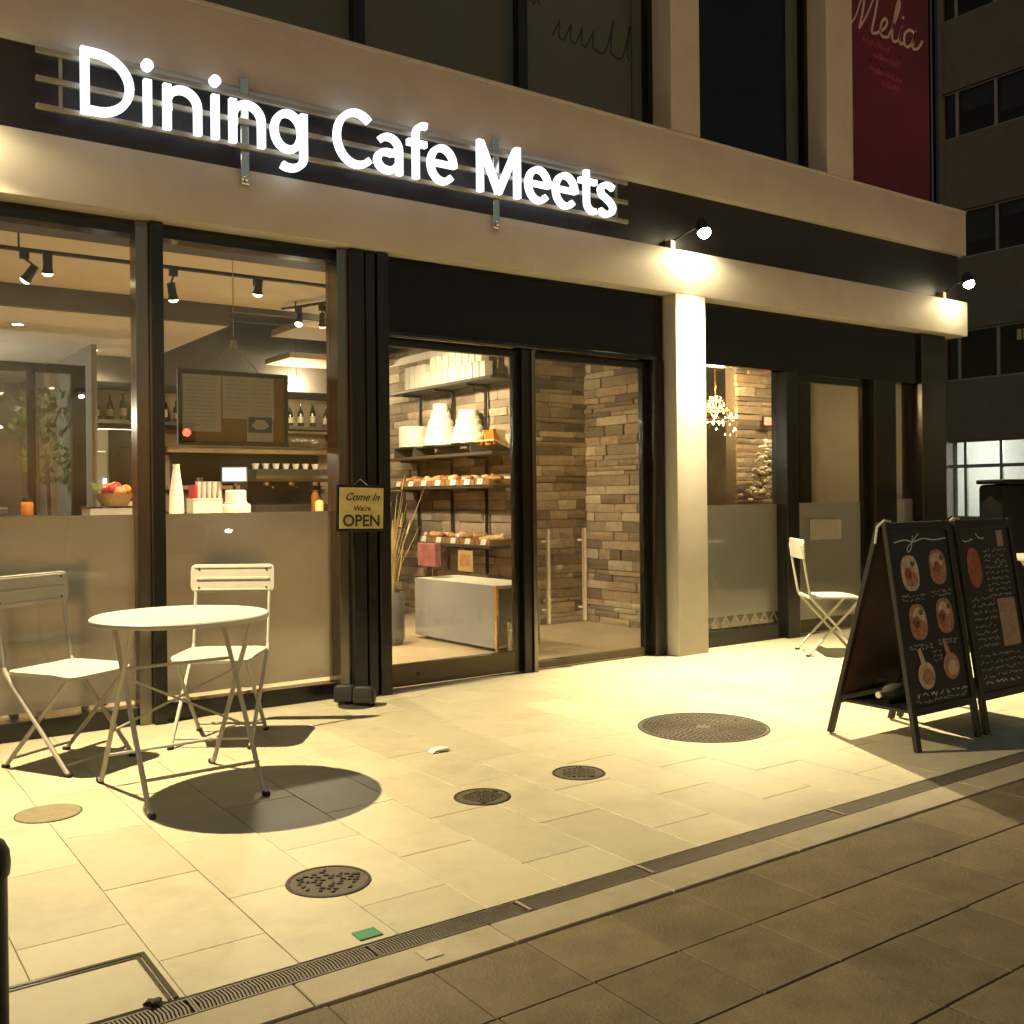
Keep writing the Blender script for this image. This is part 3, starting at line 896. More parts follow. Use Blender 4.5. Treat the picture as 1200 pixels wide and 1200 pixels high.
# ------------------------------------------------------------------ BISTRO FURNITURE
def bistro_chair(name='bistro_chair'):
    e = empty(name)
    s = mb('white_paint')
    # seat pan, slightly dished
    bmx = bmesh.new()
    n = 10
    g_ = [[None]*(n+1) for _ in range(n+1)]
    for i in range(n+1):
        for j in range(n+1):
            u = i/n*2-1; v = j/n*2-1
            x = u*0.205; y = v*0.205
            c = 0.03
            x *= 1-0.10*max(0, abs(v)-0.8)/0.2; y *= 1-0.10*max(0, abs(u)-0.8)/0.2
            z = 0.452-0.012*(1-u*u)*(1-v*v)-0.012*max(0, v-0.7)/0.3
            g_[i][j] = bmx.verts.new((x, y, z))
    for i in range(n):
        for j in range(n):
            bmx.faces.new((g_[i][j], g_[i+1][j], g_[i+1][j+1], g_[i][j+1]))
    ret = bmesh.ops.extrude_face_region(bmx, geom=list(bmx.faces))
    bmesh.ops.translate(bmx, verts=[v for v in ret['geom'] if isinstance(v, bmesh.types.BMVert)], vec=(0, 0, -0.016))
    bmesh.ops.recalc_face_normals(bmx, faces=bmx.faces)
    s._merge(bmx)
    s.build('seat', e, ang=50)
    # back plate with two ribs
    bp = mb('white_paint')
    w, z0, z1 = 0.225, 0.735, 0.885
    prof = []
    rad = 0.03
    for cx_, cz_, a in ((w-rad, z1-rad, 0), (-w+rad, z1-rad, 90), (-w+rad, z0+rad, 180), (w-rad, z0+rad, 270)):
        prof += [(cx_+rad*math.cos(R(a+t)), cz_+rad*math.sin(R(a+t))) for t in (0, 30, 60, 90)]
    tilt = Matrix.Translation((0, -0.248, 0.735)) @ Matrix.Rotation(R(3), 4, 'X') @ Matrix.Translation((0, 0, -0.735))
    bp.prism(prof, -0.007, 0.007, 'Y', mx=tilt, bev=0.0025)
    bo = bp.build('backrest', e, ang=25)
    rb = mb('white_paint')
    rb.box(-w+0.03, w-0.03, 0.0075, 0.012, 0.803, 0.817, bev=0.002, mx=tilt)
    rb.box(-w+0.02, w-0.02, 0.0075, 0.0105, z1-0.02, z1-0.010, bev=0.002, mx=tilt).box(-w+0.02, w-0.02, 0.0075, 0.0105, z0+0.010, z0+0.02, bev=0.002, mx=tilt)
    rb.build('rib', bo)
    for sx in (-1, 1):
        for zz in (0.76, 0.86):
            mb('rubber').lathe([(0, 0), (0.006, 0), (0.004, 0.004), (0, 0.004)], n=8, mx=tilt @ Matrix.Translation((sx*0.18, 0.0075, zz)) @ Matrix.Rotation(R(-90), 4, 'X')).build('rivet', bo)
    for sx in (-1, 1):
        x = sx*0.197
        # back post continuing to the front foot
        mb('white_paint').tube([(x, -0.262, 0.84), (x, -0.236, 0.66), (x, -0.203, 0.462)], 0.0095, 8).build('back_post', e)
        mb('white_paint').tube([(x, -0.203, 0.462), (x, -0.185, 0.432), (x, 0.185, 0.012)], 0.0105, 8).build('leg', e)
        x2 = sx*0.178
        mb('white_paint').tube([(x2, 0.175, 0.432), (x2, -0.215, 0.012)], 0.0105, 8).build('leg', e)
        mb('rubber').box(x-0.012, x+0.012, 0.17, 0.205, 0.0, 0.016, bev=0.003).box(x2-0.012, x2+0.012, -0.235, -0.20, 0.0, 0.016, bev=0.003).build('foot_cap', e)
    for p, q in (((-0.197, 0.155, 0.045), (0.197, 0.155, 0.045)), ((-0.178, -0.185, 0.045), (0.178, -0.185, 0.045)), ((-0.197, -0.19, 0.436), (0.197, -0.19, 0.436)), ((-0.178, 0.172, 0.43), (0.178, 0.172, 0.43))):
        mb('white_paint').tube([p, q], 0.007, 8).build('stretcher', e)
    return e
cA = bistro_chair()
cA.location = (1.046, -0.452, 0); cA.rotation_euler = (0, 0, R(-148))
tag(cA, 'white metal folding chair at the left end, cut off by the picture edge', 'chair', 'white bistro chairs')
cB = copy_tree(cA)
cB.location = (1.765, -0.452, 0); cB.rotation_euler = (0, 0, R(145))
tag(cB, 'white metal folding chair behind the round table, facing the street', 'chair', 'white bistro chairs')
cR = copy_tree(cA)
cR.location = (6.50, -0.60, 0); cR.rotation_euler = (0, 0, R(-128))
tag(cR, 'white metal folding chair standing right of the pillar beside the chalkboard', 'chair', 'white bistro chairs')

def bistro_table():
    e = empty('bistro_table')
    t = mb('white_paint')
    rt = 0.365
    t.lathe([(0, 0.737), (rt-0.02, 0.737), (rt-0.012, 0.726), (rt-0.003, 0.722), (rt, 0.728), (rt, 0.740), (rt-0.006, 0.7455), (0, 0.745)], n=56)
    t.build('tabletop', e, ang=40)
    fx, fy = 0.235, 0.30
    for sx in (-1, 1):
        x = sx*fx
        mb('white_paint').tube([(x, 0.16, 0.722), (x, -fy, 0.018), (x, -fy-0.03, 0.010)], 0.011, 8).build('leg', e)
        mb('white_paint').tube([(x+0.016*sx, -0.16, 0.722), (x+0.016*sx, fy, 0.018), (x+0.016*sx, fy+0.03, 0.010)], 0.011, 8).build('leg', e)
        mb('rubber').box(x-0.013, x+0.013, -fy-0.045, -fy-0.012, 0, 0.02, bev=0.004).build('foot_cap', e)
        mb('rubber').box(x+0.016*sx-0.013, x+0.016*sx+0.013, fy+0.012, fy+0.045, 0, 0.02, bev=0.004).build('foot_cap', e)
    for p, q in (((-fx, -0.255, 0.13), (fx, -0.255, 0.13)), ((-fx-0.016, 0.255, 0.13), (fx+0.016, 0.255, 0.13)), ((-fx, 0.045, 0.53), (fx, 0.045, 0.53))):
        mb('white_paint').tube([p, q], 0.007, 8).build('stretcher', e)
    c = mb('white_paint').tube([(-fx, 0.03, 0.50), (fx, -0.13, 0.26)], 0.0055, 6).tube([(-fx-0.016, 0.13, 0.26), (fx+0.016, -0.02, 0.50)], 0.0055, 6)
    c.build('cross_brace', e)
    r_ = mb('white_paint').box(-fx-0.03, fx+0.03, 0.145, 0.175, 0.720, 0.734).box(-fx-0.03, fx+0.03, -0.175, -0.145, 0.720, 0.734)
    r_.build('support_bar', e)
    return e
tA = bistro_table()
tA.location = (1.335, -1.205, 0); tA.rotation_euler = (0, 0, R(2))
tag(tA, 'round white metal bistro table between the two left chairs', 'table', 'white bistro tables')
tR = copy_tree(tA)
tR.location = (7.70, -1.70, 0); tR.rotation_euler = (0, 0, R(12))
tag(tR, 'white bistro table behind the chalkboards, only its rim showing at the right edge', 'table', 'white bistro tables')

# ------------------------------------------------------------------ CHALKBOARDS
def squig(b, x0, x1, z, h, rs_, y0, y1, w=0.0035):
    x = x0; p = []
    while x < x1:
        step = h*rs_.uniform(0.35, 0.75)
        p.append((x, z+rs_.uniform(-h, h)*0.5))
        x += step
        if rs_.random() < 0.22 and len(p) > 2:
            b.stroke(p, w, y0, y1); p = []; x += h*0.5
    if len(p) > 2: b.stroke(p, w, y0, y1)

def chalkboard(loc, width, label, seed, kind):
    e = empty('chalkboard_stand', loc, 0, label, 'chalkboard')
    rs_ = random.Random(seed)
    Hh = 1.085
    lean = math.atan2(0.165, Hh)
    fr = Matrix.Translation((0, 0, 0)) @ Matrix.Rotation(-lean, 4, 'X')
    L = math.hypot(Hh, 0.165)
    f = mb('black_wood')
    f.box(0, 0.036, -0.012, 0.014, 0, L, bev=0.003, mx=fr).build('front_leg', e)
    f = mb('black_wood')
    f.box(width-0.036, width, -0.012, 0.014, 0, L, bev=0.003, mx=fr).build('front_leg', e)
    f = mb('black_wood')
    f.box(0.036, width-0.036, -0.011, 0.013, L-0.05, L-0.001, bev=0.003, mx=fr).build('front_rail', e)
    mb('black_wood').box(0.036, width-0.036, -0.011, 0.013, 0.165, 0.205, bev=0.003, mx=fr).build('front_rail', e)
    pn = mb('chalkboard').box(0.036, width-0.036, -0.002, 0.006, 0.205, L-0.05, mx=fr).build('writing_panel', e, ang=None)
    # rear frame
    rl = math.atan2(0.305, Hh)
    rm = Matrix.Translation((0, 0.165, Hh)) @ Matrix.Rotation(rl, 4, 'X') @ Matrix.Translation((0, 0.016, -math.hypot(Hh, 0.305)))
    Lr = math.hypot(Hh, 0.305)
    for x in (0.0, width-0.036):
        mb('black_wood').box(x, x+0.036, 0.0, 0.026, 0.0, Lr-0.01, bev=0.003, mx=rm).build('rear_leg', e)
    mb('black_wood').box(0.036, width-0.036, 0.001, 0.024, Lr-0.06, Lr-0.012, mx=rm).build('rear_rail', e)
    mb('black_wood').box(0.036, width-0.036, 0.001, 0.024, 0.165, 0.21, mx=rm).build('rear_rail', e)
    mb('brown_board').box(0.036, width-0.036, 0.008, 0.016, 0.21, Lr-0.06, mx=rm).build('rear_panel', e, ang=None)
    mb('black_wood').box(0.04, width-0.04, 0.05, 0.42, 0.170, 0.184).build('weight_shelf', e)
    mb('chalk').tube([(0.05, -0.0+0.16, Hh+0.006), (0.015, 0.17, Hh+0.012), (-0.012, 0.19, Hh-0.02), (-0.016, 0.20, Hh-0.10)], 0.006, 6).build('cord', e)
    ch_ = mb('chalk')
    cd_ = mb('chalk_dim')
    Y0, Y1 = -0.0035, -0.0025
    if kind == 0:
        ch_.stroke(smooth_path([(0.06, L-0.10), (0.15, L-0.088), (0.22, L-0.10), (0.30, L-0.085), (0.40, L-0.095), (0.50, L-0.088)], 4), 0.006, Y0, Y1, mx=fr)
        ch_.stroke(smooth_path([(0.22, L-0.07), (0.20, L-0.12), (0.17, L-0.15), (0.16, L-0.13), (0.21, L-0.10), (0.27, L-0.06)], 4), 0.005, Y0, Y1, mx=fr)
    for o_, m_ in ((ch_, fr),):
        pass
    # writing built in the panel plane, then leaned with it
    class Lean:
        def __init__(self, b): self.b = b
        def stroke(self, p, w, y0, y1): self.b.stroke(p, w, y0, y1, mx=fr)
    lc, ld = Lean(ch_), Lean(cd_)
    def plate(pts, mname, nm):
        mb(mname).prism(pts, -0.0045, -0.0025, 'Y', mx=fr).build(nm, pn, ang=None)
    def oval(cx_, cz_, rx_, rz_, p=2.6):
        out = []
        for i in range(28):
            a = 2*PI*i/28
            c, s_ = math.cos(a), math.sin(a)
            out.append((cx_+rx_*math.copysign(abs(c)**(2/p), c), cz_+rz_*math.copysign(abs(s_)**(2/p), s_)))
        return out
    if kind == 0:
        for (px_, pz_, mn) in ((0.155, 0.845, 'food_cream'), (0.395, 0.865, 'food_brown'), (0.165, 0.605, 'food_pink'), (0.395, 0.62, 'food_brown')):
            plate(oval(px_, pz_, 0.072, 0.088), mn, 'food_print')
            for (ox, oz, rx_, rz_, m2) in ((0.0, 0.03, 0.050, 0.040, 'food_cream'), (0.012, -0.030, 0.046, 0.040, 'food_brown'), (-0.02, 0.0, 0.026, 0.030, 'food_red'), (0.028, 0.045, 0.016, 0.014, 'leaf')):
                k_ = 0.0025+0.0008*(1+(m2 == 'food_red')+2*(m2 == 'leaf')+(m2 == 'food_brown'))
                mb(m2).prism(oval(px_+ox+rs_.uniform(-.01, .01), pz_+oz, rx_, rz_, 2.0), -0.0045-k_, -0.0046, 'Y', mx=fr).build('food_detail', pn, ang=None)
        for (px_, pz_, mn) in ((0.170, 0.345, 'food_cream'), (0.390, 0.37, 'food_pink')):
            mb('food_cream' if mn == 'food_pink' else 'food_brown').prism(oval(px_+0.008, pz_-0.008, 0.044, 0.038, 2.0), -0.0065, -0.0046, 'Y', mx=fr).build('food_detail', pn, ang=None)
            pts = oval(px_, pz_, 0.068, 0.066, 2.0)
            plate(pts, mn, 'drink_print')
            plate([(px_-0.030, pz_+0.060), (px_+0.004, pz_+0.067), (px_-0.022, pz_+0.135), (px_-0.045, pz_+0.125)], mn, 'drink_print')
        for zz in (0.735, 0.715, 0.49, 0.475):
            squig(ld, 0.06, 0.26, zz, 0.014, rs_, Y0, Y1); squig(ld, 0.31, 0.49, zz+0.01, 0.014, rs_, Y0, Y1)
        for zz in (0.455, 0.43, 0.41):
            squig(ld, 0.25, 0.33, zz, 0.014, rs_, Y0, Y1)
        squig(lc, 0.07, 0.50, 0.255, 0.022, rs_, Y0, Y1, 0.004)
        squig(ld, 0.06, 0.50, 0.225, 0.018, rs_, Y0, Y1)
    else:
        squig(lc, 0.06, 0.16, L-0.10, 0.03, rs_, Y0, Y1, 0.005)
        squig(lc, 0.19, 0.36, L-0.095, 0.045, rs_, Y0, Y1, 0.006)
        plate([(0.385, L-0.15), (0.445, L-0.15), (0.445, L-0.065), (0.385, L-0.065)], 'photo_tan', 'small_card')
        plate(oval(0.13, 0.845, 0.065, 0.105, 2.2), 'food_red', 'dish_print')
        plate([(0.30, 0.42), (0.47, 0.42), (0.47, 0.67), (0.30, 0.67)], 'photo_tan', 'photo_print')
        for i in range(9):
            squig(ld, 0.235, 0.46, 0.93-0.03*i, 0.016 if i != 2 else 0.03, rs_, Y0, Y1)
        for i in range(8):
            squig(ld, 0.06, 0.28, 0.68-0.035*i, 0.018, rs_, Y0, Y1)
        for i in range(4):
            squig(ld, 0.06, 0.48, 0.385-0.035*i, 0.018, rs_, Y0, Y1)
        squig(lc, 0.08, 0.46, 0.245, 0.028, rs_, Y0, Y1, 0.004)
    ch_.build('chalk_writing', pn, ang=None)['kind'] = 'stuff'
    cd_.build('small_chalk_writing', pn, ang=None)['kind'] = 'stuff'
    return e
chalkboard((4.308, -2.745, 0), 0.553, 'black A-frame chalkboard with six food and drink pictures', 4, 0)
chalkboard((4.905, -2.745, 0), 0.55, 'black A-frame chalkboard covered with small handwriting, cut by the right edge', 9, 1)
bt = empty('water_bottle', (4.40, -2.50, 0.185), 0, 'clear plastic bottle lying on the shelf inside the picture chalkboard', 'bottle')
rotb = Matrix.Translation((0, 0, 0.045)) @ Matrix.Rotation(R(100), 4, 'Z') @ Matrix.Rotation(R(90), 4, 'X')
rotb = Matrix.Translation((-0.02, 0, 0.045)) @ Matrix.Rotation(R(90), 4, 'Y')
mb('pet_bottle').lathe([(0, 0.0), (0.035, 0.002), (0.043, 0.015), (0.043, 0.08), (0.040, 0.085), (0.043, 0.09), (0.043, 0.17), (0.035, 0.21), (0.015, 0.245), (0.014, 0.26)][::-1] and
    [(0, 0.27), (0.035, 0.268), (0.043, 0.255), (0.043, 0.19), (0.040, 0.185), (0.043, 0.18), (0.043, 0.10), (0.035, 0.06), (0.015, 0.025), (0.014, 0.005)], n=18, mx=rotb).build('body', bt)
mb('white_card').lathe([(0, -0.012), (0.016, -0.012), (0.016, 0.006), (0, 0.006)], n=14, mx=rotb).build('cap', bt)

# ------------------------------------------------------------------ GROUND FITTINGS
def manhole(loc, r, label, pattern, rot=0.0):
    e = empty('manhole_cover', loc, rot, label, 'manhole cover')
    rim = mb('cast_dark').lathe([(r-0.010, 0.001), (r-0.010, 0.0035), (r, 0.0035), (r+0.002, 0.0005), (r-0.010, 0.001)], n=48).build('rim', e)
    mb('cast_iron').lathe([(0, 0.0022), (r-0.0115, 0.0022), (r-0.0115, 0.0005), (0, 0.0005)], n=48).build('plate', e)
    s = mb('cast_dark' if pattern == 'lumps' else 'cast_iron')
    if pattern == 'rings':
        k = 0.05
        while k < r-0.03:
            nseg = max(8, int(2*PI*k/0.03))
            for i in range(nseg):
                a = 2*PI*i/nseg+k*7
                s.box(-0.009, 0.009, -0.006, 0.006, 0.0022, 0.0058, mx=Matrix.Rotation(a, 4, 'Z') @ Matrix.Translation((k, 0, 0)) @ Matrix.Rotation(R(45), 4, 'Z'))
            k += 0.022
    else:
        st = 0.021
        n = int(r/st)+1
        rs_ = random.Random(int(r*1000))
        for i in range(-n, n+1):
            for j in range(-n, n+1):
                x, y = i*st, j*st
                if math.hypot(x, y) < r-0.035:
                    if pattern == 'lumps' and rs_.random() < 0.3: continue
                    a = 0 if (i+j) % 2 else PI/2
                    s.box(-0.0085, 0.0085, -0.0045, 0.0045, 0.0022, 0.006, mx=Matrix.Translation((x, y, 0)) @ Matrix.Rotation(a+0.2*rs_.random(), 4, 'Z'))
    o = s.build('raised_pattern', e, ang=None)
    h = mb('cast_dark').lathe([(0, 0.0065), (0.012, 0.0065), (0.012, 0.002), (0, 0.002)], cx=r*0.72, cy=0.0, n=10).lathe([(0, 0.0065), (0.010, 0.0065), (0.010, 0.002), (0, 0.002)], cx=-r*0.55, cy=-r*0.5, n=10)
    h.build('lift_hole', e)
    return e
manhole((3.913, -1.752, 0), 0.345, 'large dark round manhole cover in front of the pillar', 'rings')
manhole((2.288, -2.082, 0), 0.117, 'small round manhole cover, nearer of the two between table and big cover', 'grid', 0.3)
manhole((2.827, -2.044, 0), 0.117, 'small round manhole cover next to the large one', 'grid', 0.9)
manhole((1.387, -2.545, 0), 0.135, 'brown round manhole cover with raised lumps near the drain and green plate', 'lumps', 2.4)
pd = empty('patch_disc', (0.80, -1.228, 0), 0, 'plain grey round cover in the paving left of the table legs', 'round cover')
mb('mortar_disc').lathe([(0, 0.004), (0.118, 0.004), (0.121, 0.001), (0, 0.001)], n=36).build('disc', pd)
mb('cast_dark').lathe([(0.1215, 0.0005), (0.1215, 0.0022), (0.1245, 0.0022), (0.1245, 0.0005), (0.1215, 0.0005)], n=36).build('rim', pd)
gp = mb('green_plate').box(-0.036, 0.036, -0.030, 0.030, 0, 0.003, bev=0.002).build('marker_plate', loc=(1.305, -2.975, 0.001))
tag(gp, 'small green square plate set in the tiles beside the drain', 'marker plate')
kp = mb('worn_mark').box(-0.028, 0.028, -0.028, 0.028, 0, 0.002).build('kerb_marker', loc=(1.385, -3.185, 0.001))
tag(kp, 'small worn white square mark plate on the kerb near the green plate', 'marker plate')
# litter
lp = mb('paper')
lp.prism([(-0.05, 0.0), (-0.01, 0.012), (0.03, 0.004), (0.05, 0.02), (0.02, 0.03), (-0.03, 0.022)], -0.03, 0.02, 'Y', bev=0.001)
lp.box(-0.04, 0.03, -0.02, 0.03, 0.0, 0.006, mx=Matrix.Rotation(0.5, 4, 'Z'))
lp = lp.build('paper_scrap', loc=(2.53, -1.33, 0.002)); lp.scale = (1.0, 1.0, 0.55); tag(lp, 'crumpled white scrap of paper lying on the tiles', 'litter')
# access hatch, near left
ht = empty('access_hatch', (0.30, -2.88, 0), 0, 'tiled square access hatch with a worn metal rim by the drain corner', 'hatch')
mb('brushed').box(-0.60, 0.462, 0.152, 0.166, 0.001, 0.005, bev=0.001).box(0.448, 0.462, -0.145, 0.1515, 0.001, 0.005, bev=0.001).box(-0.60, 0.462, 0.139, 0.149, 0.001, 0.0035).box(0.434, 0.4445, -0.145, 0.1385, 0.001, 0.0035).build('metal_rim', ht)
mb('cast_dark').box(-0.60, 0.4335, 0.133, 0.1375, 0.0008, 0.002).build('dirt_gap', ht)
mb('tile').box(-0.60, -0.020, -0.145, 0.132, 0.0008, 0.0032, bev=0.001).build('inset_tile', ht)
mb('tile').box(-0.016, 0.432, -0.145, 0.132, 0.0008, 0.0032, bev=0.001).build('inset_tile', ht)
mb('cast_dark').ico((0.40, -0.14, 0.006), (0.022, 0.016, 0.010), 2, 0.3).build('corner_key', ht)

# twin headed floor unit at the column
fu = empty('floor_uplight', (2.70, -0.115, 0), 0, 'black twin-headed floor unit on a round plate in front of the dark column', 'floor light')
mb('cast_dark').lathe([(0, 0.010), (0.10, 0.010), (0.125, 0.004), (0.127, 0.0008), (0, 0.0008)], n=32).build('base_plate', fu)
def unit(x, y, rot, nm):
    u_ = mb('black_plastic').box(-0.075, 0.075, -0.06, 0.06, 0.012, 0.130, bev=0.032, seg=3, mx=Matrix.Translation((x, y, 0)) @ Matrix.Rotation(rot, 4, 'Z') @ Matrix.Rotation(R(-8), 4, 'X'))
    u_ = u_.build(nm, fu)
    mb('steel').tube([(x, y, 0.008), (x, y, 0.05)], 0.010, 8).build('stem', u_)
    mb('steel').lathe([(0, 0.004), (0.007, 0.004), (0.007, 0), (0, 0)], n=10, cx=x+0.02, cy=y-0.01, cz=0.130).build('screw', u_)
unit(0.035, -0.045, R(-38), 'head')
unit(-0.045, 0.085, R(-44), 'head')
fu.scale = (0.86, 0.86, 0.92)

# open sign
sx_ = empty('open_sign', (2.818, 0.035, 1.05), 0, 'yellow hanging plate reading Come In Were OPEN on the dark column', 'sign')
tl = Matrix.Rotation(R(1.5), 4, 'Y')
mb('dark_metal').box(-0.165, 0.165, 0.0, 0.012, -0.02, 0.262, bev=0.004, mx=tl).build('frame', sx_)
mb('yellow_board').box(-0.148, 0.148, -0.003, 0.001, -0.004, 0.246, mx=tl).build('face', sx_, ang=None)
def put_text(body, size, x, z, parent, matn='black_print', shear=0.0, y=-0.0045, name='lettering', off=0.0, mx=tl):
    me = text_mesh(body, size, matn, shear, 0.0005, off)
    me.transform(Matrix.Rotation(R(90), 4, 'X'))
    me.transform(mx @ Matrix.Translation((x, y, z)))
    o = bpy.data.objects.new(name, me); COL.objects.link(o); o.parent = parent
    return o
put_text('OPEN', 0.098, 0.0, 0.012, sx_, off=0.0022)
put_text("We're", 0.046, 0.0, 0.105, sx_, shear=0.25, off=0.0006)
put_text('Come In', 0.066, 0.0, 0.168, sx_, shear=0.45, off=0.0008)
mb('steel').tube([(-0.05, 0.006, 0.26), (0.0, 0.008, 0.30), (0.05, 0.006, 0.26)], 0.0025, 6).build('hook_wire', sx_)

# dark bollard at the left picture edge
bo = empty('bollard', (0.256, -3.527, 0), 0, 'black rounded bollard cut off by the left picture edge', 'bollard')
mb('black_plastic').lathe([(0.072, 0.0), (0.072, 0.02), (0.050, 0.03), (0.049, 0.56)], n=28).build('post', bo)
mb('black_plastic').lathe([(0.049, 0.56), (0.053, 0.565), (0.055, 0.585), (0.053, 0.605), (0.045, 0.622), (0.028, 0.634), (0, 0.638)], n=28).build('cap', bo)

# black cabinet at the far corner
kx = empty('black_cabinet', (9.59, -0.66, 0), R(-35), 'matt black rounded cabinet behind the chalkboards at the building corner', 'cabinet')
mb('matt_black').box(-0.50, 0.50, -0.25, 0.25, 0.04, 1.30, bev=0.05, seg=3).build('body', kx)
mb('matt_black').box(-0.515, 0.515, -0.265, 0.265, 1.302, 1.345, bev=0.018, seg=2).build('lid', kx)
mb('rubber').box(-0.45, 0.45, -0.2, 0.2, 0, 0.04).build('plinth', kx)
mb('steel').box(-0.02, 0.02, -0.262, -0.252, 0.95, 0.97).build('latch', kx)

# ------------------------------------------------------------------ FAR BUILDING
fb = empty('office_building', (25.8, 5.0, 0), 0, 'dim grey office building across the street with one lit ground floor room', 'building')
def fbx(m_, x0, x1, y0, y1, z0, z1, nm, par=fb, bev=0.0):
    return mb(m_).box(x0, x1, y0, y1, z0, z1, bev=bev).build(nm, par, ang=None)
ROWS = ((0.52, 2.62), (4.25, 5.62), (7.55, 8.85), (10.85, 12.15), (14.1, 15.4), (17.4, 18.7))
zprev = 0.0
for (za, zb_) in ROWS:
    fbx('concrete_far', 0.0, 0.4, -14, 5.25, zprev, za, 'spandrel'); zprev = zb_
fbx('concrete_far', 0.0, 0.4, -14, 5.25, zprev, 22.0, 'parapet')
fbx('concrete_far', -0.05, 0.45, 5.25, 5.65, 0.0, 22.0, 'corner_pier')
fbx('concrete_far', 0.45, 12.0, 5.3, 5.6, 0.0, 22.0, 'end_wall')
fbx('dark_inside', 6.0, 6.1, -14, 5.3, 3.0, 22.0, 'inner_wall')
for z in (3.1, 6.5, 9.8, 13.1, 16.4):
    fbx('dark_inside', 0.4, 6.0, -14, 5.25, z, z+0.1, 'floor_slab')
for ri, (za, zb_) in enumerate(ROWS[:5]):
    if ri == 0:
        ys_ = [5.25, 4.72, 3.72, 2.70, 1.68, 0.66, -0.4]
    else:
        ys_ = [5.25, 4.86, 3.77, 2.68, 1.59, 0.50, -0.6]
    for a, b in zip(ys_, ys_[1:]):
        w = mb('mullion_far').box(0.06, 0.14, b-0.04, b+0.04, za, zb_).box(0.07, 0.13, b+0.04, a-0.04, za, za+0.05).box(0.07, 0.13, b+0.04, a-0.04, zb_-0.05, zb_)
        if ri == 0: w.box(0.06, 0.14, b+0.04, a-0.04, 1.88, 1.97)
        w = w.build('window', fb, ang=None)
        if ri > 0 and rnd.random() < 0.55:
            k_ = rnd.uniform(0.25, 0.8)
            mb('wall_grey').box(0.20, 0.21, b+0.06, a-0.06, zb_-(zb_-za)*k_, zb_-0.06).build('blind', w, ang=None)
        mb('office_glass' if ri == 0 else 'far_glass').box(0.095, 0.105, b+0.041, a-0.041, za+0.051, zb_-0.051).build('pane', w, ang=None)
# lit ground floor room
fbx('office_wall', 5.2, 5.3, -1.0, 5.25, 0.0, 3.0, 'room_wall')
fbx('office_wall', 0.4, 5.2, 5.15, 5.25, 0.0, 3.0, 'room_wall')
fbx('office_wall', 0.4, 5.2, -1.0, 5.15, 2.95, 3.0, 'room_ceiling')
fbx('office_low', 0.4, 5.2, -1.0, 5.15, 0.0, 0.05, 'room_floor')
fbx('office_low', 2.4, 2.9, -0.9, 5.1, 0.05, 1.12, 'room_partition')
fbx('plate_grey', 5.15, 5.2, 1.8, 3.2, 1.5, 2.4, 'notice_board')
fbx('office_low', 3.0, 3.5, 1.9, 2.6, 1.12, 1.5, 'filing_box')
for y in (0.5, 2.0, 3.6):
    fbx('tube', 1.2, 1.3, y-0.5, y+0.5, 2.90, 2.94, 'ceiling_tube')
light('room_light', 'POINT', (2.0, 2.6, 2.6), 380, (1.0, 1.0, 0.94), fb, 0.3)
# warm lit upper window hint
emis('lit_blind_glow', (1.0, 0.70, 0.28), 0.16)
for k in range(5):
    fbx('lit_blind_glow', 0.5, 0.52, 2.75+0.16*k, 2.86+0.16*k, 5.22, 5.50, 'lit_blind')

# ------------------------------------------------------------------ STREET BEHIND THE VIEWER (seen mirrored in the glass)
emis('street_bulb', (1.0, 0.95, 0.85), 70.0)
emis('signal_red', (1.0, 0.06, 0.03), 90.0)
def street_lamp(x, y, z, label):
    e = empty('street_lamp', (x, y-1.2, -0.16), 0, label, 'street lamp', 'street lamps across the road')
    h = z+0.16
    mb('mullion_far').tube([(0, 0, 0), (0, 0, h-0.3), (0, 0.15, h+0.05), (0, 1.0, h+0.12)], 0.05, 10).build('pole', e)
    mb('black_plastic').box(-0.14, 0.14, 0.95, 1.45, h+0.05, h+0.14, bev=0.02).build('head', e)
    mb('street_bulb').ico((0, 1.2, h), (0.055, 0.10, 0.035), 2).build('bulb', e)
street_lamp(4.12, -13.0, 3.07, 'street lamp across the road mirrored as a white point in the left window')
street_lamp(6.04, -11.0, 0.69, 'low street lamp across the road mirrored in the second window')
ts = empty('traffic_signal', (5.34, -12.0, -0.16), 0, 'traffic signal showing red, mirrored in the second window', 'traffic signal')
mb('mullion_far').tube([(0, -0.1, 0), (0, -0.1, 2.41+0.7)], 0.05, 10).build('pole', ts)
mb('black_plastic').box(-0.45, 0.45, -0.06, 0.08, 2.41, 2.41+0.34, bev=0.03).build('housing', ts)
for k, m_ in ((-0.29, 'grey_pot'), (0.0, 'grey_pot'), (0.29, 'signal_red')):
    mb(m_).lathe([(0, 0.03), (0.05, 0.02), (0.07, 0.0), (0, 0.0)], n=18, mx=Matrix.Translation((k, 0.081, 2.41+0.17)) @ Matrix.Rotation(R(-90), 4, 'X')).build('lens', ts)

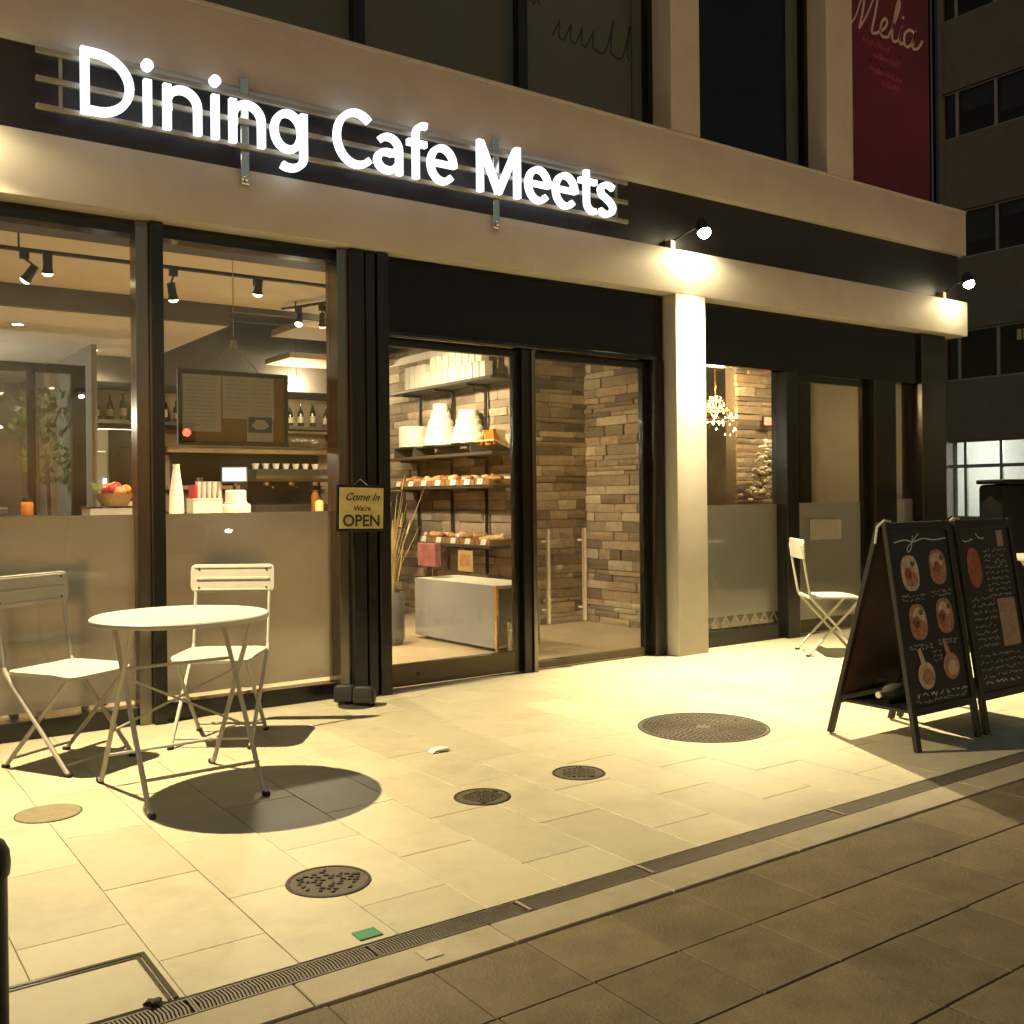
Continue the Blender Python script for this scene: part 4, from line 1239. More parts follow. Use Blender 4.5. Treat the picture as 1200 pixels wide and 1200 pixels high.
# ------------------------------------------------------------------ INTERIOR THINGS
def track(loc, length, rz, label):
    e = empty('track_rail', loc, rz, label, 'track rail')
    mb('black_track').box(0, length, -0.018, 0.018, -0.02, 0.0).build('rail', e)
    for k in (0.1, 0.5, 0.9):
        mb('black_track').tube([(length*k, 0, 0), (length*k, 0, 2.90-loc[2])], 0.006, 6).build('hanger', e)
    return e
track((-1.5, 1.11, 2.76), 5.2, 0, 'long black lighting track above the left shop windows')
track((3.40, 2.62, 2.86), 1.5, R(-68), 'short black lighting track near the middle of the ceiling')
def track_spot(x, y, zbulb, ztrack, aim, label, power=16, strength='bulb', cone=140):
    e = empty('track_spotlight', (x, y, ztrack), 0, label, 'spotlight', 'track spotlights')
    d = Vector(aim).normalized()
    q = d.to_track_quat('-Z', 'Y').to_matrix().to_4x4()
    dz = zbulb-ztrack
    hp = Vector((0, 0, dz))-d*0.11
    mb('black_track').box(-0.025, 0.025, -0.018, 0.018, -0.045, 0.0).build('adapter', e)
    mb('black_track').tube([(0, 0, -0.04), tuple(hp)], 0.007, 6).build('stem', e)
    mb('black_track').lathe([(0, 0.115), (0.026, 0.115), (0.028, 0.03), (0.036, 0.012), (0.036, 0.008), (0.0, 0.02)], n=14, mx=Matrix.Translation((0, 0, dz)) @ q).build('head', e)
    mb(strength).lathe([(0, -0.012), (0.020, -0.008), (0.032, 0.006), (0.0, 0.010)], n=14, mx=Matrix.Translation((0, 0, dz)) @ q).build('bulb', e)
    lo = light('spot_light', 'SPOT', tuple(Vector((0, 0, dz))+d*0.03), power*5.0, INWARM, e, 0.03, R(cone), 1.0)
    lo.rotation_euler = d.to_track_quat('-Z', 'Y').to_euler()
    return e
track_spot(1.13, 1.11, 2.56, 2.74, (-0.6, 0.5, -1), 'leftmost track spotlight, its head tilted to the left', 75, 'bulb_soft', 105)
track_spot(1.26, 1.11, 2.615, 2.74, (0.05, 0.35, -1), 'upright track spotlight second from the left', 75, cone=105)
track_spot(2.02, 1.11, 2.535, 2.74, (0.25, 0.30, -1), 'bright track spotlight just right of the dark window post', 75, cone=105)
track_spot(2.59, 1.11, 2.63, 2.74, (0, 0.35, -1), 'upright track spotlight above the hanging menu board', 75, cone=105)
track_spot(3.47, 2.45, 2.70, 2.84, (-0.3, -0.3, -1), 'bright spotlight at the left of the ceiling cluster', 60)
track_spot(3.58, 2.22, 2.66, 2.84, (0.2, 0.5, -1), 'lowest spotlight of the ceiling cluster, second from its left', 30, 'bulb_soft')
track_spot(3.62, 2.10, 2.74, 2.84, (1.82, 1.0, -0.86), 'brightest spotlight of the ceiling cluster, aimed at the shelves', 130, cone=56)
track_spot(3.70, 1.95, 2.68, 2.84, (0.9, 0.9, -0.9), 'rightmost spotlight of the ceiling cluster', 50)
for (x, y, lb) in ((1.53, 3.79, 'bright recessed downlight nearest the left window'), (2.40, 5.0, 'recessed downlight in the rear ceiling, right of the pair'), (2.36, 6.1, 'farthest recessed downlight of the rear ceiling')):
    e = empty('downlight', (x, y, 2.725), 0, lb, 'downlight', 'recessed downlights')
    mb('white_card').lathe([(0.045, -0.004), (0.06, -0.006), (0.062, 0.0), (0.045, 0.0)], n=20).build('trim', e)
    mb('bulb').lathe([(0, -0.003), (0.044, -0.003), (0.044, -0.001), (0, -0.001)], n=18).build('diffuser', e)
    light('down_light', 'SPOT', (0, 0, -0.02), 230, INWARM, e, 0.04, R(150), 1.0)

# bottles on the counter behind the basket
def bottle(loc, mname, h_, label, grp, r_=0.036):
    e = empty('bottle', loc, 0, label, 'bottle', grp)
    mb(mname).lathe([(0, 0), (r_*0.95, 0), (r_, 0.01), (r_, h_*0.58), (r_*0.85, h_*0.66), (r_*0.36, h_*0.78), (r_*0.34, h_*0.94), (r_*0.42, h_*0.945), (r_*0.42, h_), (0, h_)], n=14).build('body', e)
    mb('label_paper').lathe([(r_+0.001, h_*0.18), (r_+0.001, h_*0.45)], n=14).build('bottle_label', e)
    return e
# counter
ct = empty('service_counter', (2.2, 3.1, 0), 0, 'long wooden service counter inside the left windows', 'counter')
mb('counter_wood').box(-3.6, 1.9, -0.30, 0.45, 0.05, 1.05).build('body', ct)
mb('counter_wood').box(-3.63, 1.93, -0.34, 0.48, 1.05, 1.09, bev=0.006).build('worktop', ct)
mb('dark_panel').box(-3.6, 1.9, -0.25, 0.40, 0, 0.05).build('plinth', ct)
# glass topping case on the counter with the basket on it
cs = empty('counter_tray', (2.08, 3.0, 1.092), 0, 'low grey glass-fronted tray under the fruit basket', 'tray')
mb('plate_grey').box(-0.20, 0.20, -0.14, 0.14, 0, 0.085, bev=0.006).build('body', cs)
mb('brushed').box(-0.21, 0.21, -0.15, 0.15, 0.087, 0.095).build('rim', cs)
fbk = empty('fruit_basket', (2.10, 3.0, 1.188), 0, 'round wicker basket heaped with red and orange fruit', 'basket')
mb('basket').lathe([(0, 0), (0.10, 0.0), (0.125, 0.05), (0.145, 0.10), (0.150, 0.105), (0.138, 0.105), (0.118, 0.05), (0.095, 0.012), (0, 0.012)], n=24).build('bowl', fbk)
for i in range(13):
    a = i*2.4; r_ = 0.03+0.075*((i*0.37) % 1)
    mb(('red_gloss', 'orange', 'bread', 'red_gloss')[i % 4]).ico((r_*math.cos(a), r_*math.sin(a), 0.105+0.05*(1-r_/0.12)+0.02*(i % 2)), (0.042, 0.042, 0.039), 2, 0.02).build('fruit', fbk)
mb('leaf').prism([(0, 0), (0.03, 0.05), (0, 0.12), (-0.03, 0.06)], -0.002, 0.002, 'Y', mx=Matrix.Translation((-0.10, -0.02, 0.12)) @ Matrix.Rotation(R(-50), 4, 'Y')).build('leaf', fbk)
# tall white vase
vz = empty('tall_vase', (2.60, 3.0, 1.092), 0, 'tall pale tapering vase just right of the window post', 'vase')
mb('icing').lathe([(0, 0), (0.058, 0.0), (0.062, 0.05), (0.055, 0.2), (0.036, 0.34), (0.026, 0.42), (0.030, 0.44), (0.022, 0.44), (0.020, 0.42), (0, 0.40)], n=24).build('body', vz)
mb('wall_grey').lathe([(0.063, 0.0), (0.066, 0.004), (0.066, 0.012), (0.062, 0.016)], n=24).build('foot_ring', vz)
# box block, cups, cake, monitor
bx_ = empty('display_box', (2.83, 2.98, 1.092), 0, 'plain cream box on the counter between the vase and the cake', 'box')
mb('white_card').box(-0.125, 0.125, -0.09, 0.09, 0, 0.135, bev=0.004).build('body', bx_)
mb('white_card').box(-0.128, 0.128, -0.093, 0.093, 0.136, 0.150, bev=0.003).build('lid', bx_)
hd = empty('cup_holder', (2.95, 3.30, 1.092), 0, 'red rack of stacked white paper cups on the counter', 'cup rack')
mb('red_gloss').box(-0.13, -0.10, -0.08, 0.08, 0, 0.27, bev=0.003).box(-0.10, 0.14, 0.05, 0.08, 0, 0.22).box(-0.10, 0.14, -0.08, 0.05, 0, 0.12).build('rack', hd)
for i in range(5):
    mb('white_card').lathe([(0.018, 0), (0.024, 0.17), (0.027, 0.172), (0.027, 0.178), (0.022, 0.178), (0.016, 0.01), (0, 0.01)], cx=-0.075+0.047*i, cy=-0.02, cz=0.121, n=14).build('paper_cup', hd)
def cake(loc, tiers, label, mname='icing', ruffle=True, stand=True):
    e = empty('display_cake', loc, 0, label, 'cake')
    z = 0
    if stand:
        mb('shelf_wood').lathe([(0, 0), (tiers[0][0]+0.05, 0), (tiers[0][0]+0.05, 0.02), (0, 0.02)], n=30).build('board', e); z = 0.021
    for (r_, h_) in tiers:
        b = mb(mname).lathe([(0, 0), (r_*0.995, 0.0), (r_, 0.008), (r_, h_-0.012), (r_-0.012, h_), (0, h_)], cz=z, n=32)
        t_ = b.build('tier', e)
        if ruffle:
            q = mb(mname)
            n = int(2*PI*r_/0.026)
            for i in range(n):
                a = 2*PI*i/n
                q.ico((r_*math.cos(a), r_*math.sin(a), z+0.010), (0.012, 0.012, 0.010), 1)
            q.build('icing_bead', t_)
        z += h_+0.001
    return e
cake((3.10, 2.97, 1.092), ((0.125, 0.10), (0.088, 0.12)), 'two-tier cream cake on the counter below the screen', stand=False)
mo = empty('register_screen', (3.18, 3.22, 1.092), R(-20), 'lit pale blue register screen on the counter', 'screen')
mb('black_plastic').lathe([(0, 0), (0.09, 0), (0.085, 0.012), (0.015, 0.02), (0.015, 0.26), (0, 0.26)], n=20).build('stand', mo)
tmx = Matrix.Translation((0, -0.02, 0.36)) @ Matrix.Rotation(R(-14), 4, 'X')
mb('black_plastic').box(-0.115, 0.115, -0.004, 0.02, -0.075, 0.075, bev=0.004, mx=tmx).build('casing', mo)
mb('screen').box(-0.10, 0.10, -0.0075, -0.0045, -0.060, 0.060, mx=tmx).build('display', mo, ang=None)
em = empty('coffee_machine', (3.75, 3.55, 1.09), 0, 'dark coffee machine with steel trim behind the counter', 'machine')
mb('appliance').box(-0.32, 0.42, -0.18, 0.22, 0.0, 0.09, bev=0.006).box(-0.32, 0.42, 0.02, 0.22, 0.09, 0.30, bev=0.006).box(-0.32, 0.42, -0.20, 0.22, 0.30, 0.42, bev=0.01).build('body', em)
for i in range(3):
    mb('steel').tube([(-0.2+0.24*i, -0.14, 0.27), (-0.2+0.24*i, -0.14, 0.30)], 0.03, 12).tube([(-0.2+0.24*i, -0.16, 0.26), (-0.2+0.24*i, -0.30, 0.25)], 0.011, 8).build('group_head', em)
mb('steel').box(-0.322, 0.422, -0.203, -0.2005, 0.33, 0.36).build('trim', em)
for i in range(7):
    mb('white_card').lathe([(0, 0), (0.022, 0), (0.036, 0.055), (0.033, 0.055), (0.020, 0.006), (0, 0.006)], cx=-0.24+0.1*i, cy=0.02, cz=0.421, n=12).build('cup', em)
# jars of straws and packets right of the counter
for i, (x, y, mname, h_, lb) in enumerate(((4.02, 2.95, 'bottle_amber', 0.18, 'amber jar on the counter, leftmost of the three'), (3.86, 2.93, 'straw', 0.14, 'pale straw tub on the counter beside the amber jars'), (3.95, 3.22, 'bottle_amber', 0.22, 'taller amber jar at the counter back'))):
    e = empty('jar', (x, y, 1.092), 0, lb, 'jar')
    mb(mname).lathe([(0, 0), (0.036, 0), (0.038, 0.01), (0.038, h_*0.75), (0.026, h_*0.88), (0.026, h_*0.93), (0, h_*0.93)], n=16).build('body', e)
    mb('gold').lathe([(0, h_*0.932), (0.029, h_*0.932), (0.029, h_), (0, h_)], n=16).build('lid', e)
def dining_chair(loc, rz, label):
    e = empty('dining_chair', loc, rz, label, 'chair', 'dark chairs inside the windows')
    mb('shelf_wood').box(-0.21, 0.21, -0.21, 0.21, 0.43, 0.47, bev=0.01).build('seat', e)
    for x in (-0.19, 0.19):
        mb('shelf_wood').box(x-0.018, x+0.018, -0.21, -0.175, 0, 0.90, bev=0.004).build('leg', e)
        mb('shelf_wood').box(x-0.018, x+0.018, 0.17, 0.205, 0, 0.43, bev=0.004).build('leg', e)
    mb('shelf_wood').box(-0.172, 0.172, -0.205, -0.18, 0.66, 0.88, bev=0.006).build('backrest', e)
dining_chair((0.75, 0.95, 0), 0.4, 'blurred dark chair behind the frosted film at the far left')
dining_chair((1.25, 0.80, 0), -0.5, 'blurred dark chair behind the frosted film near the window post')
dining_chair((2.35, 1.15, 0), 2.6, 'blurred dark chair behind the second frosted window')
wt = empty('window_table', (1.95, 1.25, 0), 0, 'blurred pale table behind the second frosted window', 'table')
mb('counter_wood').box(-0.35, 0.2, -0.3, 0.3, 0.70, 0.735, bev=0.005).build('top', wt)
mb('dark_metal').tube([(-0.08, 0, 0.02), (-0.08, 0, 0.70)], 0.03, 10).lathe([(0, 0), (0.2, 0), (0.19, 0.015), (0, 0.02)], cx=-0.08, n=20).build('pedestal', wt)
bc = empty('back_counter', (3.9, 5.75, 0), 0, 'wooden back counter along the rear wall behind the coffee machine', 'counter')
mb('counter_wood').box(-1.5, 1.3, -0.25, 0.4, 0, 1.06).build('body', bc)
mb('shelf_wood').box(-1.53, 1.33, -0.28, 0.4, 1.062, 1.10, bev=0.004).build('worktop', bc)
for i in range(16):
    bottle((2.50+0.155*i+rnd.uniform(-.03, .03), 5.72+rnd.uniform(-.1, .1), 1.101), ('bottle_amber', 'bottle_dark', 'label_paper', 'bottle_green', 'gold')[(i*3+i//5) % 5], 0.16+0.16*((i*5) % 7)/7, '%s bottle from the left on the back counter' % ORD[i], 'bottles on the back counter', 0.03+0.012*((i*3) % 4)/3)
# hanging menu board
mn = empty('menu_board', (2.292, 0.75, 1.574), 0, 'framed wooden menu board hung on cords inside the second window', 'menu board')
mb('menu_frame').box(-0.41, 0.41, 0, 0.03, 0, 0.03).box(-0.41, 0.41, 0, 0.03, 0.51, 0.54).box(-0.41, -0.385, 0, 0.03, 0.03, 0.51).box(0.385, 0.41, 0, 0.03, 0.03, 0.51).build('frame', mn)
mb('menu_wood').box(-0.385, 0.385, 0.010, 0.024, 0.03, 0.51).build('panel', mn, ang=None)
mb('paper').box(-0.375, -0.10, 0.004, 0.0095, 0.10, 0.505).build('menu_sheet', mn, ang=None)
mb('paper').box(-0.088, 0.30, 0.004, 0.0095, 0.20, 0.505).build('menu_sheet', mn, ang=None)
mb('paper').box(0.09, 0.29, 0.0, 0.0037, 0.035, 0.22).build('menu_sheet', mn, ang=None)
mb('blue_print').box(0.10, 0.28, -0.003, -0.0003, 0.10, 0.215).build('blue_picture', mn, ang=None)
mb('paper').prism([(0.12, 0.15), (0.16, 0.125), (0.22, 0.125), (0.26, 0.15), (0.22, 0.195), (0.16, 0.195)], -0.005, -0.0032, 'Y').build('picture_oval', mn, ang=None)
tx = mb('plate_grey')
rs2 = random.Random(3)
for i in range(13):
    squig(tx, -0.35, -0.14, 0.475-0.027*i, 0.008, rs2, 0.002, 0.0036, 0.0022)
for i in range(8):
    squig(tx, -0.06, 0.10, 0.475-0.03*i, 0.008, rs2, 0.002, 0.0036, 0.0022)
    squig(tx, 0.14, 0.28, 0.475-0.03*i, 0.008, rs2, 0.002, 0.0036, 0.0022)
tx.build('menu_writing', mn, ang=None)
mb('label_paper').tube([(-0.19, 0.015, 0.54), (0.0, 0.015, 0.735), (0.19, 0.015, 0.54)], 0.005, 6).build('cord', mn)
mb('white_card').box(-0.02, 0.02, 0.0, 0.03, 0.725, 0.77).build('hook', mn)
mb('white_card').tube([(0.0, 0.015, 0.77), (0, 0.015, 1.50)], 0.003, 6).build('hanging_wire', mn)
mn.scale = (0.881, 0.881, 0.881)

# inner framed glass partition on the left
gp_ = empty('glass_partition', (0.0, 4.5, 0), 0, 'black framed glass partition at the left rear of the cafe', 'partition')
mb('dark_metal').box(-2.0, 2.22, 0, 0.08, 2.42, 2.50).box(2.10, 2.22, 0, 0.08, 1.08, 2.42).box(-2.0, 2.10, 0, 0.08, 1.02, 1.08).box(-2.0, 2.22, 0, 0.10, 0, 1.02).build('frame', gp_)
mb('brushed').box(1.78, 1.81, -0.03, 0.0, 1.14, 2.0).build('pull_bar', gp_)
mb('dark_metal').box(1.72, 1.79, 0.01, 0.07, 1.08, 2.42).build('mullion', gp_)
mb('pane_glass').box(-2.0, 1.72, 0.03, 0.04, 1.08, 2.42).build('pane', gp_, ang=None)
mb('pane_glass').box(1.79, 2.10, 0.03, 0.04, 1.08, 2.42).build('pane', gp_, ang=None)
# plant and bits behind the partition
pt = empty('potted_plant', (2.05, 5.4, 0), 0, 'leafy green plant seen through the glass partition', 'plant')
mb('grey_pot').lathe([(0, 0), (0.13, 0), (0.17, 0.35), (0.16, 0.35), (0.12, 0.03), (0, 0.03)], n=20).build('pot', pt)
mb('shelf_wood').tube([(0, 0, 0.1), (0.02, 0, 0.9), (0.0, 0.02, 1.7)], 0.02, 8).build('stem', pt)
lf = mb('leaf')
for i in range(170):
    a = rnd.uniform(0, 2*PI); r_ = rnd.uniform(0.03, 0.34); zz = rnd.uniform(1.35, 2.3)
    if abs(zz-1.85) > 0.32 and r_ > 0.25: r_ *= 0.6
    lf.prism([(0, 0), (0.028, 0.05), (0, 0.12), (-0.028, 0.05)], -0.0015, 0.0015, 'Y', mx=Matrix.Translation((r_*math.cos(a), r_*math.sin(a), zz)) @ Matrix.Rotation(a, 4, 'Z') @ Matrix.Rotation(rnd.uniform(-1.4, 1.4), 4, 'Y') @ Matrix.Rotation(rnd.uniform(-1, 1), 4, 'X'))
lf.build('foliage', pt, ang=None)
tp = empty('side_table', (1.5, 4.0, 0), 0, 'small dark table with plates in front of the glass partition', 'table')
mb('shelf_wood').box(-0.45, 0.42, -0.25, 0.25, 1.08, 1.11).box(-0.40, -0.36, -0.2, -0.16, 0, 1.08).box(0.34, 0.38, -0.2, -0.16, 0, 1.08).box(-0.40, -0.36, 0.16, 0.2, 0, 1.08).box(0.34, 0.38, 0.16, 0.2, 0, 1.08).build('frame', tp)
jr = empty('preserve_jar', (1.62, 3.98, 1.112), 0, 'orange preserve jar in front of the glass partition', 'jar')
mb('orange').lathe([(0, 0), (0.05, 0), (0.052, 0.10), (0.04, 0.12), (0, 0.12)], n=16).build('body', jr)
mb('black_plastic').lathe([(0, 0.121), (0.045, 0.121), (0.045, 0.15), (0, 0.15)], n=16).build('lid', jr)
st_ = empty('plate_stack', (1.30, 3.98, 1.112), 0, 'stack of grey plates in front of the glass partition', 'plates')
for i in range(5):
    mb('plate_grey').lathe([(0, 0), (0.10, 0.0), (0.17, 0.016), (0.168, 0.020), (0.10, 0.006), (0, 0.006)], cz=0.012*i, n=24).build('plate', st_)
light('partition_lamp', 'POINT', (0.6, 0.9, 2.1), 75, (1.0, 0.9, 0.75), gp_, 0.06)
gb = empty('globe_lamp', (0.6, 5.4, 2.18), 0, 'small white ceiling globe lamp behind the glass partition', 'lamp')
mb('bulb_soft').ico((0, 0, 0), (0.05, 0.05, 0.05), 2).build('globe', gb)
mb('black_track').tube([(0, 0, 0.05), (0, 0, 0.545)], 0.006, 6).build('stem', gb)
# display fridge
fg = empty('drinks_fridge', (2.46, 5.0, 0), 0, 'tall white lit drinks fridge behind the counter', 'fridge')
mb('fridge_white').box(-0.12, 0.40, 0.0, 0.55, 0.0, 1.95, bev=0.01).build('cabinet', fg)
mb('fridge_white').box(-0.115, 0.05, -0.03, 0.0, 0.9, 1.72, bev=0.005).build('door', fg)
mb('tube').box(0.02, 0.05, -0.036, -0.031, 1.10, 1.45).build('lit_strip', fg)
mb('appliance').box(0.08, 0.40, -0.03, -0.001, 0.0, 1.94).build('side_panel', fg)
bpos = ((2.35, 3.42, 'bottle_dark', .30), (2.43, 3.45, 'bottle_dark', .30), (2.50, 3.40, 'bottle_amber', .24), (2.30, 3.50, 'bottle_green', .27))
for i, (x, y, m_, h_) in enumerate(bpos):
    bottle((x, y, 1.092), m_, h_, '%s standing behind the fruit basket' % ('tall dark bottle leftmost of the matching pair', 'tall dark bottle rightmost of the matching pair', 'short amber bottle', 'green bottle')[i], 'bottles behind the fruit basket')
# back bar shelf with bottles
bs = empty('bottle_shelf', (4.45, 5.95, 2.10), 0, 'dark wall shelf of bottles at the back of the cafe', 'shelf')
mb('shelf_wood').box(-2.0, 1.1, -0.20, 0.24, -0.04, 0.0).build('board', bs)
for x in (-1.9, -0.5, 1.0):
    mb('black_track').box(x-0.015, x+0.015, 0.05, 0.24, -0.16, -0.04).build('bracket', bs)
mats_b = ('bottle_dark', 'bottle_amber', 'bottle_green', 'bottle_dark')
for i in range(19):
    bottle((2.62+0.15*i+rnd.uniform(-.02, .02), 5.93+rnd.uniform(-.05, .05), 2.101), mats_b[(i*3+i//4) % 4], 0.25+0.05*((i*7) % 3)/2, '%s bottle from the left on the high dark back shelf' % ORD[i], 'bottles on the back shelf')
# wine glasses hanging under it
gk = empty('glass_rack', (4.7, 5.55, 2.0), 0, 'steel rack of hanging wine glasses below the bottle shelf', 'glass rack')
for y in (-0.16, -0.04, 0.08):
    mb('steel').tube([(-0.9, y, 0), (0.55, y, 0)], 0.006, 6).build('bar', gk)
mb('steel').tube([(-0.9, -0.16, 0), (-0.9, 0.08, 0), (-0.9, 0.08, 0.10), (-0.9, 0.5, 0.10)], 0.006, 6).tube([(0.55, -0.16, 0), (0.55, 0.08, 0), (0.55, 0.08, 0.10), (0.55, 0.5, 0.10)], 0.006, 6).build('hanger', gk)
wg = None
for i in range(14):
    for j in range(2):
        if wg is None:
            wg = empty('wine_glass')
            mb('wine_glass').lathe([(0.032, 0.012), (0.032, 0.008), (0.004, 0.002), (0.004, -0.07), (0.030, -0.10), (0.036, -0.13), (0.030, -0.17), (0.029, -0.17), (0.034, -0.13), (0, -0.10)], n=14).build('body', wg)
            o = wg
        else:
            o = copy_tree(wg)
        o.location = (3.86+0.098*i, 5.45+0.12*j, 2.001)
        tag(o, '%s hanging wine glass from the left in the %s row of the rack' % (ORD[i], ('front', 'rear')[j]), 'wine glass', 'hanging wine glasses')
# dark back-bar panel and lit opening
pb = empty('serving_hatch', (4.35, 6.10, 1.15), 0, 'dark kitchen serving hatch in the back wall', 'hatch')
mb('dark_panel').box(-0.85, 0.95, 0.02, 0.08, 0.25, 0.62).build('opening', pb)
mb('counter_wood').box(-0.92, 1.02, -0.05, 0.08, 0.625, 0.68).box(-0.92, 1.02, -0.08, 0.08, 0.20, 0.245).build('surround', pb)
for i, x in enumerate((-0.55, -0.1, 0.35, 0.62)):
    mb('steel').lathe([(0, 0), (0.05, 0), (0.055, 0.09+0.02*(i % 2)), (0.05, 0.09+0.02*(i % 2)), (0.045, 0.01), (0, 0.01)], cx=x, cy=-0.02, cz=0.246, n=14).build('pan', pb)
light('bar_light', 'POINT', (0.3, -0.85, 1.35), 80, INWARM, pb, 0.08)
bl_ = empty('bar_pendant', (4.65, 5.25, 2.5), 0, 'small pendant bulb over the back bar', 'lamp')
mb('bulb_soft').ico((0, 0, 0), (0.035, 0.035, 0.04), 2).build('bulb', bl_)
mb('black_track').tube([(0, 0, 0.04), (0, 0, 0.70)], 0.004, 6).build('flex', bl_)

# ------------------------------------------------------------------ BREAD SHELVES (wall at X = 5.6)
def wall_shelf(z, y0, y1, label, depth=0.30):
    e = empty('wall_shelf', (5.575, y0, z), 0, label, 'shelf', 'bread shelves')
    mb('shelf_wood').box(-depth, -0.02, 0, y1-y0, -0.03, 0.0, bev=0.003).build('board', e)
    for t in (0.5, (y1-y0)*0.55, y1-y0-0.25):
        mb('black_track').box(-depth+0.05, -0.02, t-0.008, t+0.008, -0.055, -0.031).box(-0.045, -0.02, t-0.012, t+0.012, -0.60 if z > 1.0 else -0.3, -0.056).build('bracket', e)
    return e
wall_shelf(2.37, 2.22, 4.25, 'dark wall shelf holding rows of white boxes, topmost of four')
wall_shelf(1.66, 2.22, 4.30, 'dark wall shelf holding the tiered cakes')
wall_shelf(1.345, 2.22, 4.30, 'dark wall shelf of bread with price cards under the cakes')
wall_shelf(0.775, 2.22, 3.70, 'lowest wall shelf, with bread baskets', 0.34)
# white boxes
def white_box(y, z, h_, w_, grp, lb):
    e = empty('paper_box', (5.335+rnd.uniform(-.004, .004), y, z), rnd.uniform(-.04, .04), lb, 'box', grp)
    mb('white_card').box(-0.045, 0.045, -w_/2+0.004, w_/2-0.004, 0, h_-0.004, bev=0.002).build('body', e)
    mb('white_card').box(-0.046, 0.046, -w_/2+0.003, w_/2-0.003, h_-0.0035, h_, bev=0.001).build('flap', e)
y = 3.84
for i in range(4):
    white_box(y, 2.3715, 0.235, 0.098, 'tall white boxes', '%s tall white box from the left on the top shelf' % ORD[i]); y -= 0.108
yy = y
for i in range(10):
    white_box(yy, 2.3715, 0.145, 0.098, 'white boxes, lower row', '%s short white box from the left in the lower row, top shelf' % ORD[i]); yy -= 0.112
yy = y-0.10
for i in range(8):
    white_box(yy, 2.518, 0.140, 0.100, 'white boxes, upper row', '%s short white box from the left in the upper row, top shelf' % ORD[i]); yy -= 0.122
# cakes on stands
def riser(loc, w_, d_, h_, label):
    e = empty('cake_riser', loc, 0, label, 'riser')
    mb('shelf_wood').box(-d_/2, d_/2, -w_/2, w_/2, h_-0.015, h_, bev=0.002).build('top', e)
    mb('shelf_wood').box(-d_/2+0.01, d_/2-0.01, -w_/2, -w_/2+0.015, 0, h_-0.0155).box(-d_/2+0.01, d_/2-0.01, w_/2-0.015, w_/2, 0, h_-0.0155).build('side', e)
riser((5.42, 3.95, 1.661), 0.44, 0.24, 0.11, 'dark stand under the single round cake')
riser((5.42, 3.17, 1.661), 1.06, 0.24, 0.10, 'long dark stand under the two tiered cakes')
cake((5.43, 3.95, 1.772), ((0.16, 0.22),), 'single round pale cake on the cake shelf', ruffle=False, stand=False)
cake((5.44, 3.40, 1.762), ((0.185, 0.085), (0.160, 0.085), (0.135, 0.085), (0.108, 0.085), (0.082, 0.09)), 'tall five-tier white cake on the cake shelf', stand=False)
cake((5.44, 2.87, 1.762), ((0.18, 0.08), (0.155, 0.08), (0.128, 0.08), (0.10, 0.09)), 'four-tier white cake on the cake shelf, right of the tallest', stand=False)
sn = empty('snack_tray', (5.42, 2.42, 1.662), 0, 'slanted tray of orange snack packets right of the tiered cakes', 'tray')
mb('tan_paper').box(-0.13, 0.13, -0.17, 0.17, 0, 0.02, mx=Matrix.Rotation(R(22), 4, 'Y') @ Matrix.Translation((0, 0, 0.05))).build('tray', sn)
for i in range(9):
    mb(('orange', 'tan_paper', 'bread_pale')[i % 3]).box(-0.05, 0.05, -0.006, 0.006, 0, 0.15, bev=0.003, mx=Matrix.Translation((-0.05+0.05*(i % 3), -0.14+0.034*i, 0.06)) @ Matrix.Rotation(R(rnd.uniform(-25, 25)), 4, 'X') @ Matrix.Rotation(R(rnd.uniform(-20, 20)), 4, 'Z')).build('packet', sn)
# bread baskets with price cards
def bread_basket(loc, w_, label, grp, seed, card=True, pale=False):
    e = empty('bread_basket', loc, 0, label, 'basket', grp)
    mb('basket').box(-0.13, 0.13, -w_/2, w_/2, 0, 0.012).box(-0.13, -0.118, -w_/2, w_/2, 0.012, 0.055).box(0.118, 0.13, -w_/2, w_/2, 0.012, 0.055).box(-0.118, 0.118, -w_/2, -w_/2+0.010, 0.012, 0.055).box(-0.118, 0.118, w_/2-0.010, w_/2, 0.012, 0.055).build('tray', e)
    rs_ = random.Random(seed)
    for i in range(6):
        mb(rs_.choice(('bread_pale', 'bread', 'bread_dark')) if not pale else rs_.choice(('bread_pale', 'bread_pale', 'bread', 'food_cream'))).ico((rs_.uniform(-0.08, 0.08), (-0.42+0.168*i)*w_, 0.062+rs_.uniform(-0.006, 0.014)), (rs_.uniform(0.035, 0.085), w_*rs_.uniform(0.09, 0.15), rs_.uniform(0.022, 0.042)), 2, 0.06, (rs_.uniform(-0.9, 0.9), 0)).build('bread_roll', e)
    if card:
        mb('paper').box(-0.002, 0.002, -0.045, 0.045, 0, 0.055, mx=Matrix.Translation((-0.142, rs_.uniform(-0.03, 0.03), 0.004)) @ Matrix.Rotation(R(14), 4, 'Y')).build('price_card', e)
    return e
for i in range(7):
    bread_basket((5.40, 3.98-0.265*i, 1.346), 0.245, '%s bread basket from the left on the shelf under the cakes' % ORD[i], 'bread baskets on the middle shelf', 30+i)
for i in range(5):
    bread_basket((5.385, 3.42-0.262*i, 0.776), 0.245, '%s bread basket from the left on the lowest bread shelf' % ORD[i], 'bread baskets on the lowest shelf', 50+i, pale=i % 2 == 0)
# hanging packets under the lowest shelf
hp_ = empty('hanging_packet', (5.225, 2.62, 0.52), 0, 'brown paper notice hanging under the lowest bread shelf', 'notice')
mb('tan_paper').box(-0.003, 0.003, -0.13, 0.13, 0, 0.20).build('sheet', hp_, ang=None)
mb('bread').box(-0.0045, -0.0032, -0.09, 0.09, 0.05, 0.16).build('print', hp_, ang=None)
